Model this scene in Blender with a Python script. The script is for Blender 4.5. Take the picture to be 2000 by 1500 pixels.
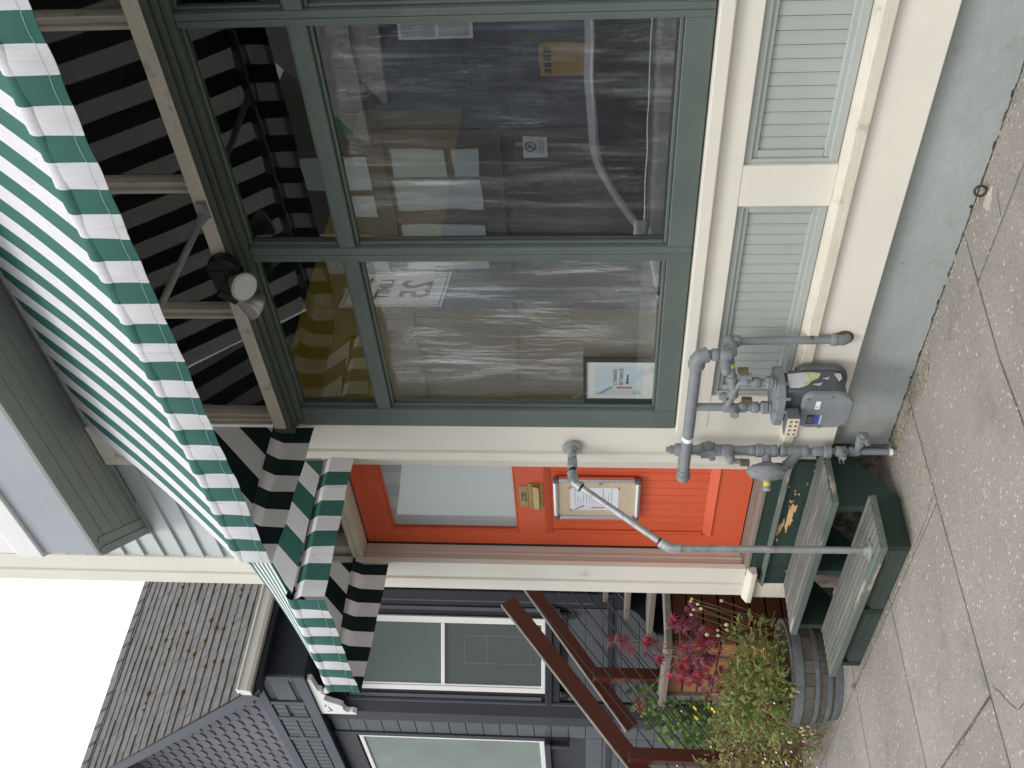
import bpy, bmesh, math, random
from mathutils import Vector, Matrix
R = math.radians
rnd = random.Random(7)
for o in list(bpy.data.objects): bpy.data.objects.remove(o)
scene = bpy.context.scene
COL = scene.collection

# ------------------------------------------------------------------ camera, sky, sun, exposure
# world: x along the facade (right), y into the building, z up; the shop's wall face is y = 0
camd = bpy.data.cameras.new("camera")
camd.sensor_fit = 'HORIZONTAL'; camd.sensor_width = 36.0; camd.lens = 35.1
camd.clip_start = 0.05; camd.clip_end = 500
cam = bpy.data.objects.new("camera", camd); COL.objects.link(cam)
c_right = Vector((0.67086663, 0.74155234, 0.00617145))      # right of the upright view
c_down = Vector((-0.0553683, 0.05838588, -0.99675746))
c_fwd = Vector((-0.73950816, 0.66834962, 0.08022763))
# the photograph lies on its side: the phone was held turned by a quarter
mw = Matrix((c_down, c_right, -c_fwd)).transposed().to_4x4()
mw.translation = Vector((0, -3.15, 1.4505))
cam.matrix_world = mw
scene.camera = cam

w = bpy.data.worlds.new("World"); scene.world = w; w.use_nodes = True
nt = w.node_tree; nt.nodes.clear()
SUN_EL, SUN_AZ = R(58), R(205)
sky = nt.nodes.new("ShaderNodeTexSky"); sky.sky_type = 'NISHITA'; sky.sun_disc = False
sky.sun_elevation = SUN_EL; sky.sun_rotation = SUN_AZ
mixw = nt.nodes.new("ShaderNodeMix"); mixw.data_type = 'RGBA'
mixw.inputs[0].default_value = 0.93
nt.links.new(sky.outputs[0], mixw.inputs[6])
cl = nt.nodes.new("ShaderNodeTexNoise"); cl.inputs['Scale'].default_value = 1.6; cl.inputs['Detail'].default_value = 3
cr = nt.nodes.new("ShaderNodeValToRGB")
cr.color_ramp.elements[0].position = .35; cr.color_ramp.elements[0].color = (9.0, 9.2, 9.6, 1)
cr.color_ramp.elements[1].position = .65; cr.color_ramp.elements[1].color = (11.5, 11.5, 11.6, 1)
nt.links.new(cl.outputs['Fac'], cr.inputs[0])
tcw = nt.nodes.new("ShaderNodeTexCoord"); sepw = nt.nodes.new("ShaderNodeSeparateXYZ"); nt.links.new(tcw.outputs['Generated'], sepw.inputs[0])
gr = nt.nodes.new("ShaderNodeMapRange"); gr.inputs[1].default_value = 0; gr.inputs[2].default_value = 1; gr.inputs[3].default_value = .80; gr.inputs[4].default_value = 1.35
nt.links.new(sepw.outputs[2], gr.inputs[0])
mg = nt.nodes.new("ShaderNodeVectorMath"); mg.operation = 'SCALE'; nt.links.new(cr.outputs[0], mg.inputs[0]); nt.links.new(gr.outputs[0], mg.inputs['Scale'])
nt.links.new(mg.outputs[0], mixw.inputs[7])
bg = nt.nodes.new("ShaderNodeBackground"); bg.inputs[1].default_value = 0.1
wo = nt.nodes.new("ShaderNodeOutputWorld")
nt.links.new(mixw.outputs[2], bg.inputs[0]); nt.links.new(bg.outputs[0], wo.inputs[0])

sund = bpy.data.lights.new("sun", 'SUN'); sund.energy = 1.3; sund.angle = R(24); sund.color = (1, .96, .9)
sun = bpy.data.objects.new("sun", sund); COL.objects.link(sun)
# light comes from the street side, slightly from the right
sdir = Vector((math.sin(SUN_AZ) * -1 * math.cos(SUN_EL), math.cos(SUN_AZ) * math.cos(SUN_EL), math.sin(SUN_EL)))
sun.rotation_euler = sdir.to_track_quat('Z', 'Y').to_euler()
scene.view_settings.view_transform = 'Standard'; scene.view_settings.look = 'None'
scene.view_settings.gamma = 1; scene.view_settings.exposure = 0.42
scene.cycles.max_bounces = 10; scene.cycles.transparent_max_bounces = 16
scene.cycles.glossy_bounces = 4; scene.cycles.diffuse_bounces = 5

# ------------------------------------------------------------------ materials
MATS = {}
def lk(nt, a, b): nt.links.new(a, b)
def base_nodes(name):
    m = bpy.data.materials.new(name); m.use_nodes = True
    t = m.node_tree; t.nodes.clear()
    out = t.nodes.new("ShaderNodeOutputMaterial")
    return m, t, out
def coords(t, stretch=(1, 1, 1), rot=(0, 0, 0)):
    tc = t.nodes.new("ShaderNodeTexCoord"); mp = t.nodes.new("ShaderNodeMapping")
    mp.inputs['Scale'].default_value = stretch; mp.inputs['Rotation'].default_value = rot
    lk(t, tc.outputs['Object'], mp.inputs[0]); return mp.outputs[0]
def noise(t, vec, scale, detail=4, rough=.55):
    n = t.nodes.new("ShaderNodeTexNoise"); n.inputs['Scale'].default_value = scale
    n.inputs['Detail'].default_value = detail; n.inputs['Roughness'].default_value = rough
    lk(t, vec, n.inputs['Vector']); return n.outputs['Fac']
def ramp(t, fac, p0, p1, c0=(0, 0, 0, 1), c1=(1, 1, 1, 1)):
    r = t.nodes.new("ShaderNodeValToRGB"); e = r.color_ramp.elements
    e[0].position = p0; e[1].position = p1; e[0].color = c0; e[1].color = c1
    lk(t, fac, r.inputs[0]); return r.outputs[0]
def mixc(t, fac, a, b):
    m = t.nodes.new("ShaderNodeMix"); m.data_type = 'RGBA'
    if isinstance(fac, float): m.inputs[0].default_value = fac
    else: lk(t, fac, m.inputs[0])
    for i, v in ((6, a), (7, b)):
        if isinstance(v, tuple): m.inputs[i].default_value = v
        else: lk(t, v, m.inputs[i])
    return m.outputs[2]
def c4(c): return (c[0], c[1], c[2], 1)
def sc(c, k): return (min(c[0] * k, .95), min(c[1] * k, .95), min(c[2] * k, .95), 1)
def mk(name, col, rough=.55, var=.1, scale=3, stretch=(1, 1, 1), bump=.15, bscale=60, bstretch=None,
       metal=0, dirt=None, dirt_amt=(.6, .75), dirt_scale=8, dstretch=None, island=0, spec=.4, rot=(0, 0, 0), transl=0):
    m, t, out = base_nodes(name); MATS[name] = m
    v = coords(t, stretch, rot)
    p = t.nodes.new("ShaderNodeBsdfPrincipled")
    f = noise(t, v, scale, 5, .6)
    f = ramp(t, f, .3, .7)
    colr = mixc(t, f, sc(col, 1 - var), sc(col, 1 + var))
    if dirt:
        v3 = coords(t, dstretch or stretch, rot)
        d = ramp(t, noise(t, v3, dirt_scale, 6, .65), dirt_amt[0], dirt_amt[1])
        colr = mixc(t, d, colr, c4(dirt))
    if island:
        g = t.nodes.new("ShaderNodeNewGeometry")
        h = t.nodes.new("ShaderNodeHueSaturation"); mm = t.nodes.new("ShaderNodeMapRange")
        mm.inputs[3].default_value = 1 - island; mm.inputs[4].default_value = 1 + island
        lk(t, g.outputs['Random Per Island'], mm.inputs[0]); lk(t, mm.outputs[0], h.inputs['Value'])
        lk(t, colr, h.inputs['Color']); colr = h.outputs[0]
    lk(t, colr, p.inputs['Base Color'])
    p.inputs['Roughness'].default_value = rough; p.inputs['Metallic'].default_value = metal
    p.inputs['Specular IOR Level'].default_value = spec
    if bump:
        v2 = coords(t, bstretch or stretch, rot)
        b = t.nodes.new("ShaderNodeBump"); b.inputs['Strength'].default_value = bump; b.inputs['Distance'].default_value = .01
        lk(t, noise(t, v2, bscale, 5, .6), b.inputs['Height']); lk(t, b.outputs[0], p.inputs['Normal'])
    if transl:
        tr = t.nodes.new("ShaderNodeBsdfTranslucent"); lk(t, colr, tr.inputs[0])
        ms = t.nodes.new("ShaderNodeMixShader"); ms.inputs[0].default_value = transl
        lk(t, p.outputs[0], ms.inputs[1]); lk(t, tr.outputs[0], ms.inputs[2]); lk(t, ms.outputs[0], out.inputs[0])
    else:
        lk(t, p.outputs[0], out.inputs[0])
    return m

VS = (.35, .35, .04); HS = (.04, .35, .5)     # grain along z / along x
cream = mk("cream_paint", (.74, .715, .63), .5, .045, 2.2, bump=.25, bscale=26, bstretch=(1, 1, .25), dirt=(.42, .38, .3), dirt_amt=(.66, .86), dirt_scale=5)
cream_old = mk("cream_paint_worn", (.66, .62, .52), .6, .08, 4, bump=.35, bscale=40, bstretch=(.15, 1, 1), dirt=(.3, .26, .2), dirt_amt=(.58, .78), dirt_scale=9)
pinkish = mk("pinkish_jamb_paint", (.64, .575, .51), .55, .05, 3, bump=.15, bscale=30, bstretch=(1, 1, .15))
sage = mk("sage_green_frame_paint", (.112, .142, .125), .42, .12, 3, bump=.25, bscale=30, bstretch=(1, 1, .3), dirt=(.16, .19, .165), dirt_amt=(.6, .8), dirt_scale=6)
sage_old = mk("sage_green_worn_wood", (.085, .105, .085), .6, .2, 5, stretch=(.2, 1, 1), bump=.5, bscale=30, dirt=(.16, .15, .11), dirt_amt=(.58, .72), dirt_scale=10)
greyp = mk("grey_panel_paint", (.40, .43, .41), .5, .05, 3, bump=.12, bscale=40, dirt=(.3, .32, .3), dirt_amt=(.62, .85), dirt_scale=4)
greyw = mk("pale_grey_siding_paint", (.50, .53, .53), .5, .05, 2, bump=.12, bscale=30, bstretch=(.15, 1, 1))
greybay = mk("blue_grey_bay_paint", (.36, .39, .42), .5, .06, 2, bump=.25, bscale=20, bstretch=(.3, 1, 1))
soffitm = mk("grey_green_soffit_paint", (.27, .28, .25), .55, .07, 2, bump=.15, bscale=30, bstretch=(.15, 1, 1))
found = mk("grey_rough_stucco", (.345, .37, .36), .75, .1, 2.2, bump=.55, bscale=14, dirt=(.25, .25, .22), dirt_amt=(.6, .8), dirt_scale=7)
whitep = mk("white_paint", (.80, .80, .78), .45, .03, 3, bump=.08, bscale=40)
orange = mk("orange_door_paint", (.70, .115, .045), .42, .07, 2.5, bump=.22, bscale=30, bstretch=(1, 1, .12))
dgreen = mk("dark_green_paint", (.022, .045, .036), .45, .18, 3, bump=.2, bscale=35, dirt=(.05, .08, .066), dirt_amt=(.62, .8), dirt_scale=5)
kickp = mk("kick_board_green", (.055, .083, .07), .55, .2, 4, bump=.3, bscale=30, dirt=(.11, .14, .125), dirt_amt=(.6, .75), dirt_scale=6)  # dark step green, weathered and also lightened for sky light on its face
rubble = mk("rubble_footing", (.20, .175, .15), .95, .45, 6, bump=1.0, bscale=9, dirt=(.05, .042, .035), dirt_amt=(.5, .62), dirt_scale=9)
tread = mk("weathered_green_tread", (.135, .142, .13), .8, .35, 5, stretch=(.09, 1, 1), bump=1, bscale=30, bstretch=(.05, 1, 1), dirt=(.22, .205, .18), dirt_amt=(.5, .66), dirt_scale=14)
treadf = mk("tread_edge_worn", (.115, .14, .125), .65, .2, 4, stretch=(.2, 1, 1), bump=.4, bscale=25, dirt=(.40, .33, .25), dirt_amt=(.57, .62), dirt_scale=8)
peel = mk("dark_green_peeling_paint", (.026, .05, .04), .5, .18, 3, bump=.3, bscale=30, dirt=(.62, .40, .2), dirt_amt=(.60, .62), dirt_scale=13, dstretch=(.6, 1, 1))
greywood = mk("weathered_grey_wood", (.19, .165, .14), .8, .3, 4, stretch=(.08, 1, 1), bump=.8, bscale=25, dirt=(.09, .06, .05), dirt_amt=(.55, .7), dirt_scale=8)
awn_g = mk("awning_green_canvas", (.027, .117, .097), .8, .07, 6, bump=.12, bscale=400, transl=.02)
awn_w = mk("awning_white_canvas", (.80, .80, .82), .8, .03, 6, bump=.35, bscale=26, bstretch=(6, 3, .25), transl=.26, dirt=(.58, .57, .60), dirt_amt=(.56, .74), dirt_scale=9, dstretch=(9, 4, .5))
stitch = mk("pale_stitching", (.35, .48, .43), .8, .05, bump=0)
brass = mk("old_brass", (.42, .32, .14), .38, .15, 30, bump=.1, bscale=60, metal=.85)
alu = mk("brushed_aluminium", (.72, .72, .73), .33, .05, 10, bump=.05, metal=.9)
greyplastic = mk("dark_grey_plastic", (.12, .12, .12), .5, .05)
cork = mk("pale_cork", (.60, .50, .36), .85, .1, 60, bump=.1)
paper = mk("white_paper", (.80, .81, .86), .7, .02, bump=0)
paperb = mk("pale_blue_print", (.62, .72, .76), .6, .03, bump=0)
matw = mk("cream_mat_board", (.78, .79, .74), .7, .02, bump=0)
ink = mk("dark_ink", (.09, .08, .09), .7, 0, bump=0)
inkg = mk("grey_ink", (.30, .33, .38), .7, .15, bump=0)
inkred = mk("red_ink", (.55, .16, .13), .7, .05, bump=0)
blackp = mk("black_plastic", (.012, .013, .015), .38, .1, bump=0)
blackg = mk("black_frame", (.012, .016, .02), .3, .1, bump=0)
galv = mk("galvanised_steel", (.36, .38, .38), .42, .2, 18, bump=.1, bscale=80, metal=.55, dirt=(.22, .22, .21), dirt_amt=(.55, .7), dirt_scale=20)
gasg = mk("grey_enamel_pipe", (.21, .225, .24), .5, .1, 9, bump=.2, bscale=60, dirt=(.26, .29, .31), dirt_amt=(.6, .8), dirt_scale=14)
gasd = mk("dark_grey_enamel", (.10, .11, .12), .45, .15, 9, bump=.2, bscale=50)
rust = mk("rusty_iron", (.13, .07, .035), .8, .3, 25, bump=.4, bscale=60)
iron = mk("dark_worn_iron", (.07, .062, .055), .55, .3, 25, bump=.3, metal=.5)
mortar = mk("pale_mortar", (.46, .43, .38), .9, .2, 20, bump=.6)
padl = mk("tarnished_brass_lock", (.16, .13, .08), .5, .2, 30, metal=.5)
yellow_tape = mk("yellow_tape", (.62, .6, .08), .5, .05)
white_tape = mk("white_tape", (.85, .85, .85), .5, .02)
ylabel = mk("torn_yellow_label", (.55, .58, .12), .6, .05, dirt=(.62, .62, .66), dirt_amt=(.47, .5), dirt_scale=9, bump=0)
wlabel = mk("torn_white_label", (.55, .55, .58), .6, .1, bump=0)
dial = mk("yellowed_dial_plastic", (.62, .57, .42), .45, .08, 30, bump=0, dirt=(.2, .15, .08), dirt_amt=(.62, .75), dirt_scale=30)
bluelab = mk("blue_label", (.06, .09, .40), .5, .2, 60, bump=0)
lampglass = mk("frosted_lamp_face", (.62, .62, .6), .3, .04, bump=.05, bscale=80)
lampalu = mk("silver_lamp_reflector", (.5, .5, .48), .3, .1, metal=.7, bump=0)
concrete = mk("sidewalk_concrete", (.30, .285, .262), .85, .26, 1.3, bump=.6, bscale=130, dirt=(.19, .17, .145), dirt_amt=(.5, .62), dirt_scale=130, island=.09)
def aggregate(name, col):
    """washed concrete: pebble-by-pebble tone, pale and dark stones, broad stains"""
    m, t, out = base_nodes(name); MATS[name] = m
    v = coords(t); p = t.nodes.new("ShaderNodeBsdfPrincipled"); p.inputs['Roughness'].default_value = .9; p.inputs['Specular IOR Level'].default_value = .25
    def vor(scale):
        n = t.nodes.new("ShaderNodeTexVoronoi"); n.inputs['Scale'].default_value = scale; lk(t, v, n.inputs['Vector']); return n
    v1 = vor(230); v2 = vor(110)
    sep = t.nodes.new("ShaderNodeSeparateColor"); lk(t, v1.outputs['Color'], sep.inputs[0]); sep2 = t.nodes.new("ShaderNodeSeparateColor"); lk(t, v2.outputs['Color'], sep2.inputs[0])
    base = mixc(t, ramp(t, noise(t, v, 1.1, 5, .6), .3, .7), sc(col, .78), sc(col, 1.12))
    peb = ramp(t, sep.outputs[0], 0, 1, (.55, .53, .5, 1), (1.5, 1.47, 1.42, 1))
    mm = t.nodes.new("ShaderNodeMix"); mm.data_type = 'RGBA'; mm.blend_type = 'MULTIPLY'; mm.inputs[0].default_value = .42; lk(t, base, mm.inputs[6]); lk(t, peb, mm.inputs[7])
    c = mixc(t, ramp(t, sep2.outputs[1], .975, .98), mm.outputs[2], (.52, .48, .41, 1))
    c = mixc(t, ramp(t, noise(t, v, 4, 7, .7), .56, .78), c, sc(col, .62))
    g = t.nodes.new("ShaderNodeNewGeometry"); h = t.nodes.new("ShaderNodeHueSaturation"); mr = t.nodes.new("ShaderNodeMapRange"); mr.inputs[3].default_value = .9; mr.inputs[4].default_value = 1.08
    lk(t, g.outputs['Random Per Island'], mr.inputs[0]); lk(t, mr.outputs[0], h.inputs['Value']); lk(t, c, h.inputs['Color']); lk(t, h.outputs[0], p.inputs['Base Color'])
    b = t.nodes.new("ShaderNodeBump"); b.inputs['Strength'].default_value = .6; b.inputs['Distance'].default_value = .003
    lk(t, v1.outputs['Distance'], b.inputs['Height']); lk(t, b.outputs[0], p.inputs['Normal']); lk(t, p.outputs[0], out.inputs[0]); return m
concrete = aggregate("sidewalk_aggregate", (.290, .275, .250))
gap = mk("dark_joint_dirt", (.07, .062, .05), .95, .3, 20)
asph = mk("asphalt_street", (.055, .055, .057), .9, .2, 5, bump=.5, bscale=200)
soil = mk("dark_soil", (.06, .045, .032), .95, .4, 14, bump=.8, bscale=50)
stave = mk("oak_stave", (.112, .102, .09), .8, .28, 3, stretch=(1, 1, .25), bump=.5, bscale=30, island=.2, dirt=(.07, .055, .04), dirt_amt=(.58, .72), dirt_scale=12)
hoop = mk("zinc_barrel_hoop", (.20, .22, .24), .55, .2, 9, bump=.2, metal=.4, dirt=(.3, .31, .31), dirt_amt=(.55, .7), dirt_scale=20)
navy = mk("navy_trim_paint", (.018, .021, .028), .5, .15, 2, bump=.12, bscale=30)
slate = mk("slate_blue_siding_paint", (.080, .088, .101), .5, .1, 2, bump=.12, bscale=30, island=.05)
slate2 = mk("slate_grey_trim_paint", (.062, .072, .086), .5, .1, 2, bump=.12, bscale=30)
purple = mk("purple_grey_shingle_paint", (.116, .109, .130), .55, .08, 3, bump=.1, island=.1)
shing = mk("grey_asphalt_shingle", (.125, .12, .115), .9, .25, 10, bump=.6, bscale=140, island=.10, dirt=(.10, .095, .085), dirt_amt=(.55, .7), dirt_scale=7)
moss = mk("moss", (.10, .085, .02), .95, .4, 30, bump=.6)
gutterm = mk("cream_gutter_paint", (.68, .66, .58), .5, .05, 3)
redwood = mk("stained_red_rail", (.085, .022, .012), .4, .3, 3, stretch=(1, .1, .1), bump=.2, bscale=30, dirt=(.16, .06, .03), dirt_amt=(.56, .7), dirt_scale=6)
cedar = mk("orange_cedar_plank", (.34, .145, .055), .6, .2, 3, stretch=(.15, 1, 1), bump=.25, bscale=30, island=.1)
cablem = mk("dark_steel_cable", (.02, .017, .015), .6, 0, bump=0)
leafg = mk("fern_leaf", (.22, .29, .085), .55, .3, 12, bump=0, island=.45, transl=.3)
leafy = mk("yellow_green_leaf", (.34, .34, .12), .55, .3, 12, bump=0, island=.4, transl=.3)
leafr = mk("reddish_leaf", (.24, .06, .06), .55, .3, 12, bump=0, island=.4, transl=.3)
ivyg = mk("ivy_leaf", (.13, .22, .06), .45, .3, 12, bump=0, island=.4, transl=.25)
maple_r = mk("maple_leaf", (.33, .018, .035), .5, .3, 8, bump=0, island=.35, transl=.3)
maple_p = mk("dusky_maple_leaf", (.23, .055, .095), .5, .3, 8, bump=0, island=.3, transl=.3)
stemm = mk("thin_stem", (.16, .17, .06), .7, .2, bump=0)
twig = mk("brown_twig", (.16, .12, .08), .8, .2, bump=.1)
budm = mk("pale_seed_bud", (.50, .44, .24), .7, .1, bump=0)
petalw = mk("pale_pink_petal", (.80, .66, .74), .6, .05, bump=0)
petaly = mk("yellow_petal", (.85, .62, .01), .5, .05, bump=0)
yellowwall = mk("mustard_interior_wall", (.62, .47, .06), .8, .06, 2, bump=.05)
darkint = mk("dark_interior", (.045, .047, .05), .9, .1, 2, bump=0)
floorint = mk("interior_floor", (.06, .055, .05), .7, .2, 3, bump=0)
frost = mk("frosted_film", (.52, .56, .57), .35, .05, 2, bump=.05, bscale=8, spec=.5)
blindm = mk("window_screen_mesh", (.10, .125, .125), .5, .08, 40, stretch=(1, 1, .3), bump=.1)
carp = mk("silver_car_paint", (.72, .74, .77), .25, .03, metal=.25, bump=0)
cglass = mk("car_window_tint", (.02, .022, .024), .06, 0, bump=0, spec=.6)
chrome = mk("chrome_trim", (.85, .85, .86), .12, 0, metal=1, bump=0)
rubber = mk("tyre_rubber", (.02, .02, .02), .8, .1)
ohouse = mk("blue_grey_clapboard", (.085, .095, .12), .6, .1, 2, bump=.1)
ohouse2 = mk("brown_grey_boards", (.12, .105, .09), .6, .1, 2, bump=.1)
ochre = mk("varnished_wood_door", (.42, .26, .08), .5, .15, 3, stretch=(1, 1, .2))
ogreen = mk("green_signboard", (.05, .17, .06), .5, .1)
signw = mk("white_sign_sheet", (.72, .73, .74), .4, .03, bump=0)
leaflit = mk("dry_leaf_litter", (.26, .19, .10), .9, .3, 30, bump=0, island=.4)

def shaded_underside(m, inner):
    """canvas with under-awning shade put into the underside colour (the modelled front face is the underside)"""
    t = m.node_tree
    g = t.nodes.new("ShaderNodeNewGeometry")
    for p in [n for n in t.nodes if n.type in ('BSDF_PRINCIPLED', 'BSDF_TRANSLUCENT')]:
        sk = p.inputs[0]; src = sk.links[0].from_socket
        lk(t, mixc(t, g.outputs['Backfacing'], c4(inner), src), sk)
shaded_underside(awn_g, (.006, .022, .022)); shaded_underside(awn_w, (.66, .65, .64))  # the shade below the awnings is put into these inner colours

def glass(name, boost=1.0, tint=(1, 1, 1), dust=0.0):
    m, t, out = base_nodes(name); MATS[name] = m
    fr = t.nodes.new("ShaderNodeFresnel"); fr.inputs[0].default_value = 1.52
    g = t.nodes.new("ShaderNodeNewGeometry")
    inv = t.nodes.new("ShaderNodeMath"); inv.operation = 'SUBTRACT'; inv.inputs[0].default_value = 1.0
    lk(t, g.outputs['Backfacing'], inv.inputs[1])
    mu = t.nodes.new("ShaderNodeMath"); mu.operation = 'MULTIPLY'; lk(t, fr.outputs[0], mu.inputs[0]); lk(t, inv.outputs[0], mu.inputs[1])
    m2 = t.nodes.new("ShaderNodeMath"); m2.operation = 'MULTIPLY'; m2.inputs[1].default_value = boost; m2.use_clamp = True
    lk(t, mu.outputs[0], m2.inputs[0])
    tr = t.nodes.new("ShaderNodeBsdfTransparent"); tr.inputs[0].default_value = (tint[0], tint[1], tint[2], 1)
    gl = t.nodes.new("ShaderNodeBsdfGlossy"); gl.inputs['Roughness'].default_value = .004
    v = coords(t); b = t.nodes.new("ShaderNodeBump"); b.inputs['Strength'].default_value = .03; b.inputs['Distance'].default_value = .02
    lk(t, noise(t, v, 2.2, 2), b.inputs['Height']); lk(t, b.outputs[0], gl.inputs['Normal'])
    mx = t.nodes.new("ShaderNodeMixShader"); lk(t, m2.outputs[0], mx.inputs[0]); lk(t, tr.outputs[0], mx.inputs[1]); lk(t, gl.outputs[0], mx.inputs[2])
    last = mx.outputs[0]
    if dust:
        df = t.nodes.new("ShaderNodeBsdfDiffuse"); df.inputs[0].default_value = (.5, .52, .5, 1)
        d = ramp(t, noise(t, coords(t, (1, 1, .3)), 9, 6, .7), .45, .9, (dust * .3,) * 3 + (1,), (dust,) * 3 + (1,))
        mz = t.nodes.new("ShaderNodeMixShader"); lk(t, d, mz.inputs[0]); lk(t, last, mz.inputs[1]); lk(t, df.outputs[0], mz.inputs[2]); last = mz.outputs[0]
    lk(t, last, out.inputs[0]); return m
gl_clear = glass("window_glass", 2.1, (.93, .95, .94))
gl_shop = glass("boosted_shop_glass", 4.8, (.9, .92, .92))  # reflectance raised far beyond plain glass to brighten the mirrored street
gl_house = glass("house_window_glass", 1.1, (.8, .86, .84))
gl_dusty = glass("dusty_window_glass", 2.0, (.85, .9, .88), .12)
m, t, out = base_nodes("clear_edge"); MATS["clear_edge"] = m
tr = t.nodes.new("ShaderNodeBsdfTransparent"); lk(t, tr.outputs[0], out.inputs[0]); gl_edge = m

def plastic_film(name="crinkled_plastic_film", milk=0.0):
    """crinkled polythene: thin, a little milky, milkier where it folds"""
    m, t, out = base_nodes(name)
    v1 = coords(t, (1, 1, .16), (0, R(-18), 0)); v2 = coords(t, (1, 1, .35), (0, R(-52), 0)); v3 = coords(t, (1, 1, .10), (0, R(-10), 0)); v4 = coords(t, (1, 1, .22), (0, R(-34), 0)); v5 = coords(t, (1, 1, .09), (0, R(-24), 0))
    def mad(x, k, c, clamp=False):
        a = t.nodes.new("ShaderNodeMath"); a.operation = 'MULTIPLY_ADD'; a.inputs[1].default_value = k; a.use_clamp = clamp
        lk(t, x, a.inputs[0])
        if isinstance(c, float): a.inputs[2].default_value = c
        else: lk(t, c, a.inputs[2])
        return a.outputs[0]
    def ridge(vec, scale, wid, dist):
        n = t.nodes.new("ShaderNodeTexNoise"); n.inputs['Scale'].default_value = scale; n.inputs['Detail'].default_value = 3; n.inputs['Distortion'].default_value = dist; lk(t, vec, n.inputs['Vector'])
        a = t.nodes.new("ShaderNodeMath"); a.operation = 'SUBTRACT'; a.inputs[1].default_value = .5; lk(t, n.outputs['Fac'], a.inputs[0])
        b = t.nodes.new("ShaderNodeMath"); b.operation = 'ABSOLUTE'; lk(t, a.outputs[0], b.inputs[0])
        return ramp(t, b.outputs[0], 0, wid, (1, 1, 1, 1), (0, 0, 0, 1))
    def mul(a_, b_):
        m_ = t.nodes.new("ShaderNodeMath"); m_.operation = 'MULTIPLY'; lk(t, a_, m_.inputs[0]); lk(t, b_, m_.inputs[1]); return m_.outputs[0]
    patch = ramp(t, noise(t, v1, 2.6, 3), .38, .68); folds = ramp(t, noise(t, v3, 11, 4, .55), .55, .80); folds2 = ramp(t, noise(t, v5, 16, 4, .6), .56, .78)
    wr = mul(ridge(v2, 62, .05, .15), ramp(t, noise(t, v2, 9, 3), .40, .62)); wr2 = mul(ridge(v4, 30, .035, .1), ramp(t, noise(t, v1, 5, 3), .42, .62))
    mid = ramp(t, noise(t, v1, 22, 6, .7), .52, .78)
    al = mad(folds, .38, mad(folds2, .30, mad(wr, .07, mad(patch, .12, mad(mid, .16, mad(wr2, .12, .05 + milk))))), True)
    bmp = t.nodes.new("ShaderNodeBump"); bmp.inputs['Strength'].default_value = 1.0; bmp.inputs['Distance'].default_value = .01
    h = mad(noise(t, v2, 30, 4, .6), .25, mad(noise(t, v1, 14, 4, .6), .6, noise(t, v3, 9, 3)))
    lk(t, h, bmp.inputs['Height'])
    df = t.nodes.new("ShaderNodeBsdfDiffuse"); df.inputs[0].default_value = (.80, .82, .84, 1); lk(t, bmp.outputs[0], df.inputs['Normal'])
    gs = t.nodes.new("ShaderNodeBsdfGlossy"); gs.inputs[0].default_value = (.98, .98, 1, 1); gs.inputs['Roughness'].default_value = .12; lk(t, bmp.outputs[0], gs.inputs['Normal'])
    m1 = t.nodes.new("ShaderNodeMixShader"); m1.inputs[0].default_value = .62; lk(t, df.outputs[0], m1.inputs[1]); lk(t, gs.outputs[0], m1.inputs[2])
    tr = t.nodes.new("ShaderNodeBsdfTransparent")
    m2 = t.nodes.new("ShaderNodeMixShader"); lk(t, al, m2.inputs[0]); lk(t, tr.outputs[0], m2.inputs[1]); lk(t, m1.outputs[0], m2.inputs[2])
    lk(t, m2.outputs[0], out.inputs[0]); return m
film = plastic_film()
film_milky = plastic_film("milky_plastic_film", .29)

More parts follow.
